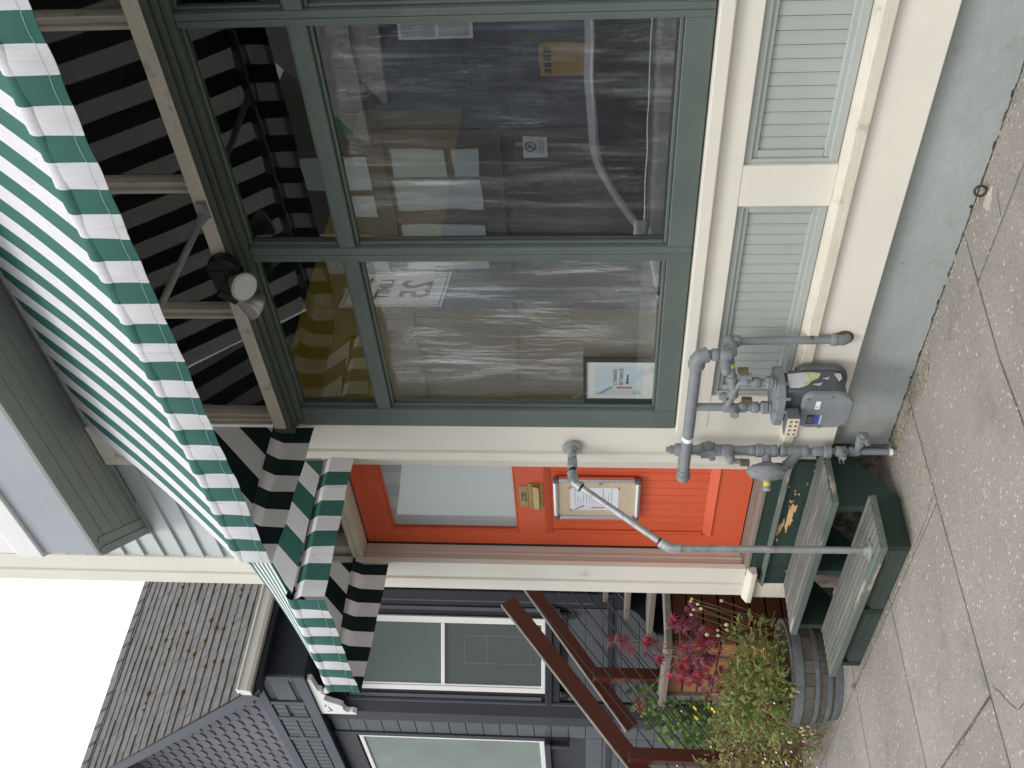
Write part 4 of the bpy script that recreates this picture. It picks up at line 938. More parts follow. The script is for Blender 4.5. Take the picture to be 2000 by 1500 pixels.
# ------------------------------------------------------------------ eye bolt in the pavement
eb = thing("eye_bolt", "rusty iron ring bolt set in mortar in the pavement at the wall foot", "eye bolt", (-2.345, -.06, 0))
mb = MB(); cpt = [( -2.345 + .017 * math.cos(a), -.055 + .008 * math.cos(a), .026 + .021 * math.sin(a)) for a in [k * math.pi / 10 for k in range(21)]]
mb.tube(cpt, .005, 8, False); mb.cyl((-2.345, -.055, -.01), (-2.345, -.055, .006), .009); build("ring", mb, iron, eb, smooth=True)
r = random.Random(2); mb = MB(); pl = []
for k in range(22): a = k * 2 * math.pi / 22; q = r.uniform(.6, 1.1); pl.append((-2.36 + .055 * q * math.cos(a), -.085 + .035 * q * math.sin(a)))
mb.prism(pl, 'z', -.004, .003); build("mortar_patch", mb, mortar, eb)

# ------------------------------------------------------------------ half-barrel planter
BC = Vector((-5.70, -.32, 0))
bp = thing("barrel_planter", "weathered oak half-barrel planter with zinc hoops beside the green steps", "planter", BC)
def br(z): return .262 + .052 * math.sin(min(z / .40, 1) * 1.75)
mb = MB(); N = 26; zs = [.0, .06, .12, .18, .24, .30]
for k in range(N):
    a0 = 2 * math.pi * (k + .02) / N; a1 = 2 * math.pi * (k + .98) / N
    for j in range(len(zs) - 1):
        i = mb.pts([BC + Vector((br(zz) * q * math.cos(a), br(zz) * q * math.sin(a), zz)) for q in (1, .92) for zz in (zs[j], zs[j + 1]) for a in (a0, a1)])
        for q in ((0, 1, 3, 2), (5, 4, 6, 7), (0, 2, 6, 4), (3, 1, 5, 7)): mb.face([i[m_] for m_ in q])
        if j == len(zs) - 2: mb.face([i[2], i[3], i[7], i[6]])
build("stave", mb, stave, bp)
bpst = bp
for z0, z1 in ((.0, .048), (.066, .093), (.14, .166), (.232, .282)):
    mb = MB(); prof = [(br(z0) + .003, z0), (br(z0) + .0045, z0 + .001), (br(z1) + .0045, z1 - .001), (br(z1) + .003, z1)]
    mb.lathe(prof, BC, (0, 0, 1), 52); mb.f = mb.f[:-2]; mb.m = mb.m[:-2]; build("hoop", mb, hoop, bp, smooth=True)
mb = MB(); mb.lathe([(.26, .0), (.28, .22), (.285, .255), (.001, .27)], BC, (0, 0, 1), 30); build("soil", mb, soil, bp)

# ------------------------------------------------------------------ plants
def leaf(mb, c, d, n, l, wd, fold=.15):
    d = d.normalized(); s = d.cross(n)
    if s.length < 1e-3: s = d.orthogonal()
    s.normalize(); n2 = s.cross(d)
    i = mb.pts([c, c + d * l * .5 + s * wd + n2 * wd * fold, c + d * l, c + d * l * .5 - s * wd + n2 * wd * fold]); mb.face([i[0], i[1], i[2]]); mb.face([i[0], i[2], i[3]])
def rvec(r): return Vector((r.gauss(0, 1), r.gauss(0, 1), r.gauss(0, 1))).normalized()
def maple_leaf_shape(mb, c, d, n, s):
    d = d.normalized(); t_ = d.cross(n).normalized(); n2 = t_.cross(d)
    pts = [(0, 0)]; lobes = [(-125, .5), (-78, .8), (-38, .95), (0, 1.05), (38, .95), (78, .8), (125, .5)]
    out = []
    for k, (a, q) in enumerate(lobes):
        out.append((a, q));
        if k < 6: out.append(((a + lobes[k + 1][0]) / 2, .3))
    idx = mb.pts([c] + [c + (d * math.cos(R(a)) * q + t_ * math.sin(R(a)) * q - n2 * (.35 * q * q)) * s for a, q in out])
    for k in range(1, len(idx) - 1): mb.face([idx[0], idx[k], idx[k + 1]])

r = random.Random(11)
mp = thing("maple_sapling", "young red-leaved maple growing from the oak half-barrel", "tree", BC + Vector((.02, .03, .3)))
mb = MB(); tips = []
base = BC + Vector((.02, .03, .3))
trunk = [base, base + Vector((-.01, .0, .12)), base + Vector((.02, .02, .25)), base + Vector((.0, .05, .42)), base + Vector((-.03, .05, .6))]
mb.tube(trunk, .01, 8, True, [.011, .010, .008, .006, .004])
targets = [(-.06, .22, 1.30), (-.05, .19, 1.34), (-.10, .17, 1.24), (.0, .16, 1.12), (-.02, .2, 1.10), (-.05, .1, 1.05), (.0, .33, .92), (.05, .38, .80), (-.1, -.2, 1.17), (-.03, .12, .92), (-.05, .05, .86), (.02, .08, .8), (.0, .02, .86), (-.05, -.05, .83), (.0, .15, .75), (-.05, -.12, .76), (.0, .0, .72), (-.03, .06, .70), (.02, .18, .68), (-.06, -.02, .95), (.0, .26, .74)]
for tx, ty, tz in targets:
    tp = BC + Vector((tx, ty, 0)); tp.z = tz; s = trunk[r.choice((2, 3, 4))]
    mid = (s + tp) / 2 + Vector((r.uniform(-.03, .03), r.uniform(-.03, .03), .05)); mb.tube([s, mid, tp], .0025, 5, True, [.0035, .0025, .0015]); tips.append((mid, tp))
build("stem", mb, twig, mp, smooth=True)
mb = MB()
for mid, tp in tips:
    far = tp.z > 1.0
    for k in range(5 if far else 13):
        f = r.uniform(.65, 1.05) if far else r.uniform(.3, 1.1)
        c = mid.lerp(tp, f) + rvec(r) * (.03 if far else .055); d = (rvec(r) * .8 + Vector((.2, -.3, -.75))); n = (Vector((.55, -.6, .35)) + rvec(r) * .6)
        mb.mat(0 if r.random() < .3 else 1); maple_leaf_shape(mb, c, d, n, r.uniform(.036, .058))
build("leaves", mb, [maple_r, maple_p], mp)

def leaf_mass(name, label, cat, loc, blobs, mats, weights, size, stems=60, seed=1, kind='frond', extra=None):
    """foliage: many stems with small paired leaflets spread through the blobs (centre, radii, count)"""
    r = random.Random(seed); T = thing(name, label, cat, loc)
    mb = MB(); ms = mb; MST = len(mats)
    for c, rad, n in blobs:
        c = Vector(c)
        for k in range(n):
            v = rvec(r) * (r.random() ** .4); p = c + Vector((v.x * rad[0], v.y * rad[1], v.z * rad[2]))
            d = (Vector((v.x, v.y, v.z * .6 + .35)) + rvec(r) * .6).normalized()
            if kind == 'frond':
                L = r.uniform(.5, 1.2) * size * 3.2; nm = rvec(r); s = d.cross(nm).normalized(); mat = r.choices(range(len(mats)), weights)[0]; mb.cur = mat
                cur = p.copy(); dd = d.copy()
                for j in range(5):
                    cur = cur + dd * L / 5; dd = (dd + Vector((0, 0, -.12))).normalized()
                    for sg in (-1, 1): leaf(mb, cur, (dd * .5 + s * sg), nm, size * r.uniform(.7, 1.1) * (1 - j * .12), size * .3)
                leaf(mb, cur, dd, nm, size, size * .3)
                if r.random() < .3: mb.cur = MST; ms.tube([p - d * L * .5, p, cur], .0012, 4)
            else:
                mb.cur = r.choices(range(len(mats)), weights)[0]; leaf(mb, p, d + Vector((.3, -.4, -.3)), Vector((.5, -.6, .5)) + rvec(r) * .7, size * r.uniform(.6, 1.2), size * .42 * r.uniform(.8, 1.1))
                if r.random() < .12: mb.cur = MST; ms.tube([p - d * size * 2 - Vector((0, 0, .03)), p], .0012, 4)
    if extra: extra(T, r, mb)
    build("foliage", mb, mats + [stemm, budm], T)
    return T
def flowers(T, r, spots, mat, size):
    mb = MB()
    for p in spots:
        p = Vector(p)
        for k in range(5):
            a = k * 1.2566; d = Vector((math.cos(a) * .8, math.sin(a) * .55 - .2, .5 * math.sin(a))); leaf(mb, p, d, Vector((.5, -.7, .5)), size, size * .4)
    build("flower", mb, mat, T)
def barrel_extra(T, r, mb):
    mh = mb; S, B = 3, 4
    # long thin stalks with pale round seed heads on the right, a few hanging ones in front
    for k in range(13):
        x = BC.x + r.uniform(.05, .25); y = BC.y + r.uniform(.05, .25); tip = Vector((x + r.uniform(.0, .16), y + r.uniform(.0, .15), r.uniform(.62, .86)))
        b = Vector((x - .02, y, .33)); mb.cur = S; mb.tube([b, (b + tip) / 2 + rvec(r) * .015, tip], .0016, 4); mb.cur = B; mh.ball(tip, r.uniform(.008, .012), 1.2, 7)
    for k in range(7):
        b = BC + Vector((r.uniform(-.1, .15), -.25, .4)); tip = BC + Vector((b.x - BC.x + r.uniform(-.12, .1), -.34 - r.random() * .08, r.uniform(.15, .27)))
        mb.cur = S; mb.tube([b, b.lerp(tip, .5) + Vector((0, -.03, .05)), tip], .0016, 4); mb.cur = B; mh.ball(tip, .007, 1.8, 7)
    flowers(T, r, [BC + Vector((-.23, -.15, .70))], petaly, .022)
leaf_mass("fern_plant", "ferny yellow-green plant with seed heads filling the oak half-barrel", "plant", BC + Vector((0, 0, .3)),
          [(BC + Vector((0, -.05, .42)), (.27, .25, .15), 520), (BC + Vector((-.1, -.12, .52)), (.25, .21, .18), 460), (BC + Vector((-.22, -.1, .52)), (.22, .2, .24), 380), (BC + Vector((.1, -.2, .38)), (.2, .1, .1), 260), (BC + Vector((.18, .12, .48)), (.12, .14, .2), 110), (BC + Vector((-.12, -.26, .34)), (.22, .08, .12), 220)],
          [leafg, leafy, leafr], (10, 7, 1), .016, seed=21, extra=barrel_extra)
r = random.Random(31)
G0 = Vector((-6.25, -.52, .05))
def ger_extra(T, r, mb):
    sp = []
    for k in range(110): sp.append(G0 + Vector((r.gauss(0, .28), r.gauss(0, .16) - .05, abs(r.gauss(.28, .2)) + .02)))
    flowers(T, r, sp, petalw, .0085)
leaf_mass("trailing_geranium", "sprawling reddish geranium with tiny pale flowers left of the barrel", "plant", G0,
          [(G0 + Vector((.08, 0, .42)), (.3, .2, .25), 420), (G0 + Vector((-.15, -.05, .24)), (.38, .2, .24), 520), (G0 + Vector((.15, -.05, .12)), (.25, .15, .14), 260), (G0 + Vector((-.5, .05, .45)), (.28, .2, .28), 260)],
          [leafy, leafr, leafg], (4, 3, 3), .014, seed=5, extra=ger_extra)
def ivy_extra(T, r, mb): flowers(T, r, [(-6.95, .0, .70), (-6.98, -.06, .69)], petaly, .022)
leaf_mass("ivy_shrub", "glossy green broad-leaved shrub behind the wooden planter box", "shrub", (-7.5, .1, .1),
          [((-7.55, .25, .72), (.28, .25, .32), 420), ((-7.5, .05, .45), (.35, .3, .3), 420), ((-7.4, .3, 1.0), (.15, .15, .15), 50), ((-7.35, -.15, .3), (.3, .2, .2), 230)],
          [ivyg, leafg], (4, 1), .065, seed=8, kind='leaf', extra=ivy_extra)
# two maple leaves lying on the pavement
for k, (x, y, a, lb) in enumerate(((-5.30, -.60, .4, "fallen red maple leaf lying on the pavement in front of the barrel"), (-5.28, -.47, 2.0, "fallen red maple leaf tucked against the barrel foot"))):
    mb = MB(); maple_leaf_shape(mb, Vector((x, y, .012)), Vector((math.cos(a), math.sin(a), .1)), Vector((.1, -.2, 1)), .03); tag(build("maple_leaf", mb, maple_r, None, loc=(x, y, 0)), lb, "leaf")

# ------------------------------------------------------------------ wooden planter box and timber stairs next door
pb = thing("planter_box", "slatted cedar planter box with weathered grey cap behind the barrel", "planter", (-6.5, .3, 0))
mb = MB(); z = .05
while z < .88: mb.box(-6.91, -6.19, .10, .125, z, z + .094); z += .107
build("front_slat", mb, cedar, pb, bevel=.004)
mb = MB(); z = .05
while z < .88: mb.box(-6.19, -6.165, .13, .56, z, z + .094); z += .107
build("side_slat", mb, redwood, pb, bevel=.004)  # shade on this side is put into the darker wood colour
mb = MB(); mb.box(-7.02, -6.14, .03, .18, .905, .952); build("cap_board", mb, greywood, pb, bevel=.006)
mb = MB(); mb.box(-6.27, -6.12, .181, .58, .904, .95); build("cap_board", mb, greywood, pb, bevel=.006)
mb = MB(); mb.box(-6.985, -6.925, .075, .16, 0, .903); build("corner_post", mb, greywood, pb, bevel=.004)
mb = MB(); mb.box(-6.235, -6.192, .128, .19, 0, .903); build("corner_post", mb, greywood, pb, bevel=.004)
mb = MB(); mb.box(-6.92, -6.2, .126, .56, .0, .80); build("soil", mb, soil, pb)

st = thing("timber_stairs", "weathered open timber stairs climbing beside the navy house", "stairs", (-6.9, .3, 0))
for k in range(9):
    z = .20 + .165 * k; y = -.44 + .205 * k
    if k < 5: continue
    mb = MB(); mb.box(-7.02 - .1 * (k - 5), -5.7, y, y + .26, z - .045, z); build("tread", mb, greywood, st, bevel=.006)
for x in (-7.06, -5.72):
    mb = MB(); mb.prism([(.62, .6), (.9, .6), (1.6, 1.1), (1.6, 1.5), (1.3, 1.5), (.62, .95)], 'x', x, x + .035); build("stringer", mb, navy, st)
mb = MB(); mb.box(-8.05, -7.06, 1.62, 1.66, 0, 1.5); mb.box(-7.06, -5.4, 1.75, 1.79, 0, 1.75); build("porch_skirt", mb, navy, st)
mb = MB(); mb.box(-8.05, -5.45, 1.62, 6, 1.5, 1.54) ; build("porch_floor", mb, greywood, st)
def railing(name, label, x, y0, z0, y1, z1, post, wtop, ncab, pz0):
    T = thing(name, label, "handrail", (x, y0, 0))
    d = Vector((0, y1 - y0, z1 - z0)).normalized(); n = Vector((0, -d.z, d.y)); c = Vector((x, (y0 + y1) / 2, (z0 + z1) / 2)); L = math.hypot(y1 - y0, z1 - z0) / 2
    mb = MB(); mb.obox(c, (.019, 0, 0), d * L, n * wtop); build("top_rail", mb, redwood, T, bevel=.003)
    mb = MB(); mb.obox(c + n * (wtop + .006), (.022, 0, 0), d * L, n * .005); build("rail_cap", mb, greywood, T, bevel=.002)
    for py in post:
        zt = z0 + (z1 - z0) * (py - y0) / (y1 - y0)
        mb = MB(); mb.box(x + .022, x + .11, py - .045, py + .045, pz0, zt - .0 + .03); build("post", mb, redwood, T, bevel=.003)
    for k in range(ncab):
        o = -.19 - k * .115
        mb = MB(); mb.tube([Vector((x + .06, y0 + .0, z0 + o)), Vector((x + .06, y1, z1 + o))], .005, 6); build("cable", mb, cablem, T, smooth=True)
    return T
railing("cable_railing", "red-stained stair railing with wide sloping rail and thin cables, front one", -7.0, -1.0, .665, .86, 2.105, [-.37], .058, 6, 0)
railing("cable_railing", "red-stained stair railing with square post top, behind the cedar planter", -7.4, .03, 1.13, 1.9, 2.43, [.42, 1.75], .05, 5, .1)
mb = MB(); mb.box(-7.9, -6.3, -.30, -.20, -.01, .17); tag(build("timber_edging", mb, greywood, None, loc=(-7, -.25, 0), bevel=.008), "low weathered timber edging of the bed left of the barrel", "edging")
mb = MB(); mb.box(-8.6, -5.4, -.2, 1.7, -.02, .10); structure("garden_bed", mb, soil)

# ------------------------------------------------------------------ the navy neighbour house
nh = thing("gabled_house", "navy and slate blue gabled house with white-framed bay window and purple fish-scale gable", "house", (-9.5, 2, 0))
Pc = Vector((-8.4616, 1.1688, 0)); cs = Vector((.70711, .70711, 0)); cn = Vector((.70711, -.70711, 0))
def chb(mb, s0, s1, d0, d1, z0, z1):
    c = Pc + cs * (s0 + s1) / 2 + cn * (d0 + d1) / 2 + Vector((0, 0, (z0 + z1) / 2))
    return mb.obox(c, cs * (s1 - s0) / 2, cn * (d1 - d0) / 2, (0, 0, (z1 - z0) / 2))
EX, EZ, SL, YG = -7.95, 4.43, 1.024, .45
RX = -10.22; RZ = EZ + SL * (EX - RX)
# walls: chamfer, front, side
mb = MB(); chb(mb, -.60, .56, -.2, -.02, -.05, 3.96); mb.box(-11.6, -8.87, .80, 1.2, -.05, 3.96); mb.box(-8.5, -8.10, 1.56, 9, -.05, 4.4); mb.box(-12.3, -8.5, 1.2, 9, -.05, 4.3)
build("wall", mb, navy, nh)
mb = MB()
z = .35
while z < 3.9:
    h = .163
    for a, b in ((-.40, -.385), (.35, .50)):
        pass
    if not (1.60 < z < 3.80): chb(mb, -.44, .42, -.02, -.004, z + .004, z + h)
    mb.box(-9.41, -9.12, .775, .802, z + .005, z + h)
    if z + h < 1.62: mb.box(-11.6, -9.42, .775, .802, z + .005, z + h)
    mb.box(-8.102, -8.082, 1.6, 8, z + .005, z + h)
    z += h
build("lap_boards", mb, slate, nh, bevel=.004)
mb = MB()
chb(mb, -.60, -.455, -.02, .012, .3, 3.95); chb(mb, .43, .56, -.02, .012, .3, 3.95)
chb(mb, -.56, .52, -.02, .016, 3.72, 3.955); chb(mb, -.56, .52, -.02, .03, .27, .345); chb(mb, -.56, .52, -.021, .020, 1.245, 1.30)
mb.box(-9.115, -8.875, .76, .80, .3, 3.955); mb.box(-9.49, -9.415, .762, .80, 1.65, 3.955); mb.box(-11.6, -9.49, .763, .80, 3.74, 3.955); mb.box(-11.6, -8.88, .764, .803, 1.245, 1.30); mb.box(-11.6, -8.87, .755, .804, .27, .345)
build("trim_board", mb, navy, nh, bevel=.004)
mb = MB(); chb(mb, -.352, .30, -.02, -.002, 1.38, 1.74) if 0 else None
chb(mb, -.49, -.475, -.01, .0135, 1.4, 3.7); chb(mb, .462, .475, -.01, .0135, 1.4, 3.7); chb(mb, -.452, -.418, -.02, .004, 1.9, 3.7); chb(mb, .375, .41, -.02, .004, 1.9, 3.7)
build("trim_inlay", mb, slate, nh, bevel=.002)
mb = MB(); chb(mb, -.47, .46, -.01, .06, 1.80, 1.862); chb(mb, -.44, .43, -.01, .045, 1.73, 1.799)
for s in (-.40, .33): chb(mb, s, s + .06, -.01, .05, 1.60, 1.73); chb(mb, s + .01, s + .05, .01, .07, 1.66, 1.725)
mb.box(-11.6, -9.42, .70, .80, 1.83, 1.89); 
for x in (-9.5, -10.6): mb.box(x - .05, x + .02, .715, .80, 1.65, 1.83)
build("window_sill", mb, navy, nh, bevel=.005)
# white chamfer window, upper and lower sash
mb = MB(); W0, W1 = -.372, .322
chb(mb, W0, W0 + .045, -.01, .03, 1.865, 3.74); chb(mb, W1 - .045, W1, -.01, .03, 1.865, 3.74); chb(mb, W0 + .045, W1 - .045, -.01, .03, 1.865, 1.90); chb(mb, W0 + .045, W1 - .045, -.01, .03, 3.70, 3.74)
chb(mb, W0 + .0455, W0 + .062, -.01, .018, 1.90, 3.70); chb(mb, W1 - .062, W1 - .0455, -.01, .018, 1.90, 3.70)
chb(mb, W0 + .062, W1 - .062, -.01, .021, 2.795, 2.83)
bw = build("window", mb, whitep, nh, bevel=.004)
def chpane(name, s0, s1, d, z0, z1, par, mat, back=None):
    mb = MB(); p = [Pc + cs * s + cn * d + Vector((0, 0, z)) for s, z in ((s0, z0), (s1, z0), (s1, z1), (s0, z1))]; mb.poly(p); build(name, mb, mat, par)
chpane("glass_pane", W0 + .062, W1 - .062, .012, 1.90, 2.795, bw, gl_house); chpane("glass_pane", W0 + .062, W1 - .062, .012, 2.83, 3.70, bw, gl_house)
chpane("window_screen", W0 + .062, W1 - .062, .004, 2.83, 3.70, bw, blindm); chpane("window_backing", W0 + .062, W1 - .062, -.001, 1.90, 2.795, bw, mk("dark_green_room", (.06, .075, .068), .6, .2, 2, bump=0))
# pale cross in the lower glass: a window deeper in the room
mb = MB()
for a, b, c, d in ((-.12, -.11, 1.95, 2.62), (.14, .15, 1.95, 2.62), (-.11, .14, 2.40, 2.41), (-.11, .14, 2.61, 2.62), (-.11, .14, 2.0, 2.008)): chb(mb, a, b, .0, .002, c, d)
build("inner_window_bars", mb, mk("dim_inner_bars", (.13, .15, .145), .6, .1, bump=0), bw)
# front window, its green reflections painted on a sheet behind the glass
mb = MB(); mb.box(-9.525, -9.49, .765, .80, 1.89, 3.72); mb.box(-10.6, -10.56, .765, .80, 1.89, 3.72); mb.box(-10.56, -9.525, .766, .80, 1.89, 1.94); mb.box(-10.56, -9.525, .766, .80, 3.68, 3.72)
fw = build("window", mb, whitep, nh, bevel=.004)
mb = MB(); mb.poly([(-10.56, .785, 1.94), (-9.525, .785, 1.94), (-9.525, .785, 3.68), (-10.56, .785, 3.68)]); build("glass_pane", mb, glass("green_window_glass", 1.5, (.5, .62, .55), .25), fw)
mb = MB(); mb.box(-10.56, -9.525, .795, .799, 1.94, 3.68); build("reflection_sheet", mb, mk("painted_green_reflection", (.10, .20, .15), .5, .5, 3, bump=.1), fw)  # no real curtain: reflected greenery put into the sheet's colour
# overhanging gable: frieze box, soffit, fish-scale shingles, rakes
mb = MB(); mb.box(-12.6, -8.10, .70, 3.0, 3.962, 4.47); build("gable_box", mb, navy, nh)
mb = MB()
mb.box(-12.3, -8.09, .678, .70, 3.955, 4.06); mb.box(-12.3, -8.09, .676, .70, 4.38, 4.47); mb.box(-8.17, -8.088, .679, .705, 4.06, 4.38); mb.box(-8.66, -8.60, .679, .705, 4.06, 4.38); mb.box(-8.99, -8.93, .679, .705, 4.06, 4.38)
mb.box(-9.45, -9.39, .679, .705, 4.06, 4.38); mb.box(-12.3, -8.99, .6792, .7045, 4.22, 4.26)
build("frieze_trim", mb, slate2, nh, bevel=.004)
mb = MB(); mb.box(-8.58, -8.19, .69, .705, 4.12, 4.30)
x = -8.685
while x > -12.2: mb.box(x - .082, x, .688, .705, 4.08, 4.22); mb.box(x - .082, x, .688, .705, 4.26, 4.37); x -= .093
build("frieze_panel", mb, slate, nh, bevel=.004)
mb = MB(); mb.prism([(-8.1, 4.47), (-12.4, 4.47), (RX, RZ - .1), (RX + .01, RZ - .1)], 'y', .72, .9); build("gable_wall", mb, purple, nh)
mb = MB(); row = 0; z = 4.42
while z < RZ:
    off = .085 if row % 2 else 0; x = -8.0 - off
    while x > -12.4:
        if z + .14 < EZ + SL * min(EX - x - .17, x - (2 * RX - EX)) + .1:
            pts = [(x, z + .25), (x, z + .07)] + [(x - .0835 + .0835 * math.cos(R(a)), z + .07 - .06 * math.sin(R(a))) for a in range(20, 180, 20)] + [(x - .167, z + .07), (x - .167, z + .25)]
            i = [[(p[0], .718 - (.25 - (p[1] - z)) * .10, p[1]) for p in pts]]
            A = mb.pts(i[0]); B = mb.pts([(p[0], p[1] + .014, p[2]) for p in i[0]])
            mb.face(A)
            for k in range(len(A)): mb.face([A[k], B[k], B[(k + 1) % len(A)], A[(k + 1) % len(A)]])
        x -= .170
    z += .118; row += 1
build("fish_scale_shingles", mb, purple, nh)
# roof slopes with real shingle courses
mb = MB()
for sgn in (1, -1):
    def PR(x): return x if sgn > 0 else 2 * RX - x
    nrm = Vector((SL, 0, 1)).normalized(); dn = Vector((1, 0, -SL)).normalized()
    Ls = math.hypot(EX - RX, RZ - EZ); ncr = 19; ch = Ls / ncr; r = random.Random(4)
    top = Vector((RX, 0, RZ))
    q = [(top + nrm * -.03), (top + dn * (Ls + .04) - nrm * .03)]
    for y0, y1 in ((YG, 9),):
        i = mb.pts([(PR(q[0].x), y0, q[0].z), (PR(q[1].x), y0, q[1].z), (PR(q[1].x), y1, q[1].z), (PR(q[0].x), y1, q[0].z)]); mb.face(i)
        i = mb.pts([(PR(q[0].x), y0, q[0].z - .10), (PR(q[1].x), y0, q[1].z - .10), (PR(q[1].x), y1, q[1].z - .10), (PR(q[0].x), y1, q[0].z - .10)]); mb.face(i)
    if sgn < 0: continue
    for k in range(ncr):
        y = YG - .02 - (k % 2) * .12 - .03
        while y < 8.6:
            wd = r.choice((.24, .29, .33)); jit = r.uniform(-.014, .014); th = r.uniform(.003, .011)
            a = top + dn * (k * ch - .02); b = top + dn * ((k + 1) * ch + .012 + jit)
            P = [a, b]; y0, y1 = max(y, YG - .02) + .003, y + wd - .003
            if y1 > y0:
                i = mb.pts([(a.x, y0, a.z), (b.x, y0, b.z), (b.x, y1, b.z), (a.x, y1, a.z)]); o = nrm * (.012 + th)
                j = mb.pts([(a.x + nrm.x * .004, y0, a.z + nrm.z * .004), (b.x + o.x, y0, b.z + o.z), (b.x + o.x, y1, b.z + o.z), (a.x + nrm.x * .004, y1, a.z + nrm.z * .004)])
                for f in ((j[0], j[1], j[2], j[3]), (i[1], i[2], j[2], j[1]), (i[0], i[1], j[1], j[0]), (i[3], j[3], j[2], i[2])): mb.face(f)
            y += wd
mb.cur = 1; r = random.Random(6)
for k in range(150):
    kk = r.randint(4, 18); y = r.uniform(.8, 6); c = top + dn * ((kk + 1) * Ls / 19 + .01) + nrm * .02; q = r.uniform(.008, .03)
    mb.lathe([(q, -.004), (q * .8, q * .5), (q * .3, q * .7)], (c.x, y, c.z), nrm, 7)
roof = build("roof", mb, [shing, moss], nh)
mb = MB(); y = YG
while y < 8.5: mb.obox((RX + .055, y + .1, RZ - .035 + .005 * (int(y * 10) % 2)), (.06, 0, -.0614), (0, .115, 0), (.008, 0, .008)); y += .19
build("ridge_cap", mb, shing, roof)
mb = MB()
for sgn in (1, -1):
    a = Vector((EX - .02, YG + .02, EZ - .06)); b = Vector((RX, YG + .02, RZ - .06)); 
    if sgn < 0: a.x = 2 * RX - a.x
    c = (a + b) / 2; d = (b - a) / 2; n = Vector((0, 1, 0)).cross(d).normalized()
    mb.obox(c - Vector((0, 0, .05)), d, (0, .022, 0), n * .06)
build("rake_board", mb, slate2, nh, bevel=.004)
mb = MB()
for sgn in (1, -1):
    a = Vector((EX, 0, EZ - .13)); b = Vector((RX, 0, RZ - .13))
    if sgn < 0: a.x = 2 * RX - a.x; b.x = RX
    mb.poly([(a.x, YG + .04, a.z), (b.x, YG + .04, b.z), (b.x, .74, b.z), (a.x, .74, a.z)])
mb.box(-8.09, EX + .01, YG + .06, 9, EZ - .14, EZ - .12)
build("eave_soffit", mb, navy, nh)
mb = MB(); g0 = EX - .005; gz = EZ - .10
mb.prism([(g0, gz), (g0 + .065, gz), (g0 + .08, gz + .03), (g0 + .085, gz + .085), (g0 + .10, gz + .10), (g0 + .10, gz + .115), (g0 + .085, gz + .115), (g0 + .075, gz + .095), (g0 + .068, gz + .035), (g0 + .058, gz + .008), (g0 + .006, gz + .008), (g0, gz + .11)], 'y', YG, 9)
gut = build("gutter", mb, gutterm, nh, bevel=.003)
mb = MB(); mb.prism([(g0 - .002, gz - .002), (g0 + .066, gz - .002), (g0 + .082, gz + .03), (g0 + .087, gz + .085), (g0 + .102, gz + .10), (g0 + .102, gz + .117), (g0 - .002, gz + .117)], 'y', YG - .006, YG); build("gutter_end_cap", mb, whitep, gut)
mb = MB(); mb.box(EX - .03, EX - .006, YG + .03, 9, EZ - .13, EZ - .01); build("fascia", mb, navy, nh)
# white sawn corner bracket under the overhang
mb = MB(); bz = 3.952; bx = -8.872
out = [(bx, bz), (bx, bz - .33), (bx + .03, bz - .335), (bx + .055, bz - .30), (bx + .045, bz - .26), (bx + .07, bz - .235), (bx + .12, bz - .22)]
for k in range(9):
    t_ = k / 8; out.append((bx + .12 + .22 * t_, bz - .22 + .13 * t_ + .035 * math.sin(t_ * math.pi * 2) * -1))
out += [(bx + .36, bz - .10), (bx + .40, bz - .11), (bx + .43, bz - .08), (bx + .47, bz - .09), (bx + .49, bz - .055), (bx + .56, bz - .05), (bx + .70, bz - .04), (bx + .70, bz)]
mb.prism(out, 'y', .70, .755); mb.ball((bx + .44, .735, bz - .13), .035)
brk = build("corner_bracket", mb, whitep, nh, bevel=.004)
mb = MB()
for p, q, s in (((bx + .07, bz - .11), (bx + .16, bz - .09), .008), ((bx + .05, bz - .07), (bx + .09, bz - .12), .008), ((bx + .16, bz - .06), (bx + .20, bz - .08), .009)): mb.prism([(p[0], p[1] - s), (q[0], q[1] - s * .4), (q[0], q[1] + s * .4), (p[0], p[1] + s)], 'y', .6985, .6995)
build("bracket_cutout", mb, navy, brk)

# ------------------------------------------------------------------ across the street: what the shop windows mirror
CONC = 0
oh = thing("clapboard_house", "blue-grey clapboard house with varnished wood door, mirrored in the shop window", "house", (-12, -22, 0))
OY = -21.94
mb = MB(); z = -.2
while z < 8.3: mb.prism([(OY, z), (OY + .03, z), (OY + .008, z + .16), (OY, z + .16)], 'x', -16.6, -4); z += .16
mb.box(-16.6, -4, OY - 6, OY, -.3, 8.3); build("wall", mb, ohouse, oh)
mb = MB(); mb.prism([(-16.9, 8.0), (-3.6, 8.0), (-10.2, 13.5)], 'y', OY - 6, OY + .5); build("roof", mb, mk("pale_shingle_roof", (.30, .29, .27), .9, .2, 8), oh)
mb = MB(); mb.prism([(-15.54, 7.31), (-12.8, 9.9), (-12.8, 7.22)], "y", OY + .04, OY + .35); build("porch_roof", mb, MATS["pale_shingle_roof"], oh)
mb = MB(); mb.box(-14.90, -13.92, OY + .03, OY + .07, .9, 2.95); od = build("door", mb, ochre, oh)
mb = MB()
for k in range(4): mb.box(-14.78 + k * .19, -14.64 + k * .19, OY + .07, OY + .075, 2.62, 2.82)
build("door_light", mb, cglass, od)
mb = MB(); mb.box(-13.72, -12.6, OY + .03, OY + .09, 4.75, 6.76); mb2 = MB(); mb2.box(-13.64, -12.7, OY + .09, OY + .095, 4.83, 5.72); mb2.box(-13.64, -12.7, OY + .09, OY + .095, 5.8, 6.68)
ow = build("window", mb, whitep, oh); build("glass_pane", mb2, mk("painted_sky_glass", (.45, .50, .52), .1, .1, bump=0), ow)  # pale base colour paints the sky's reflection into the panes
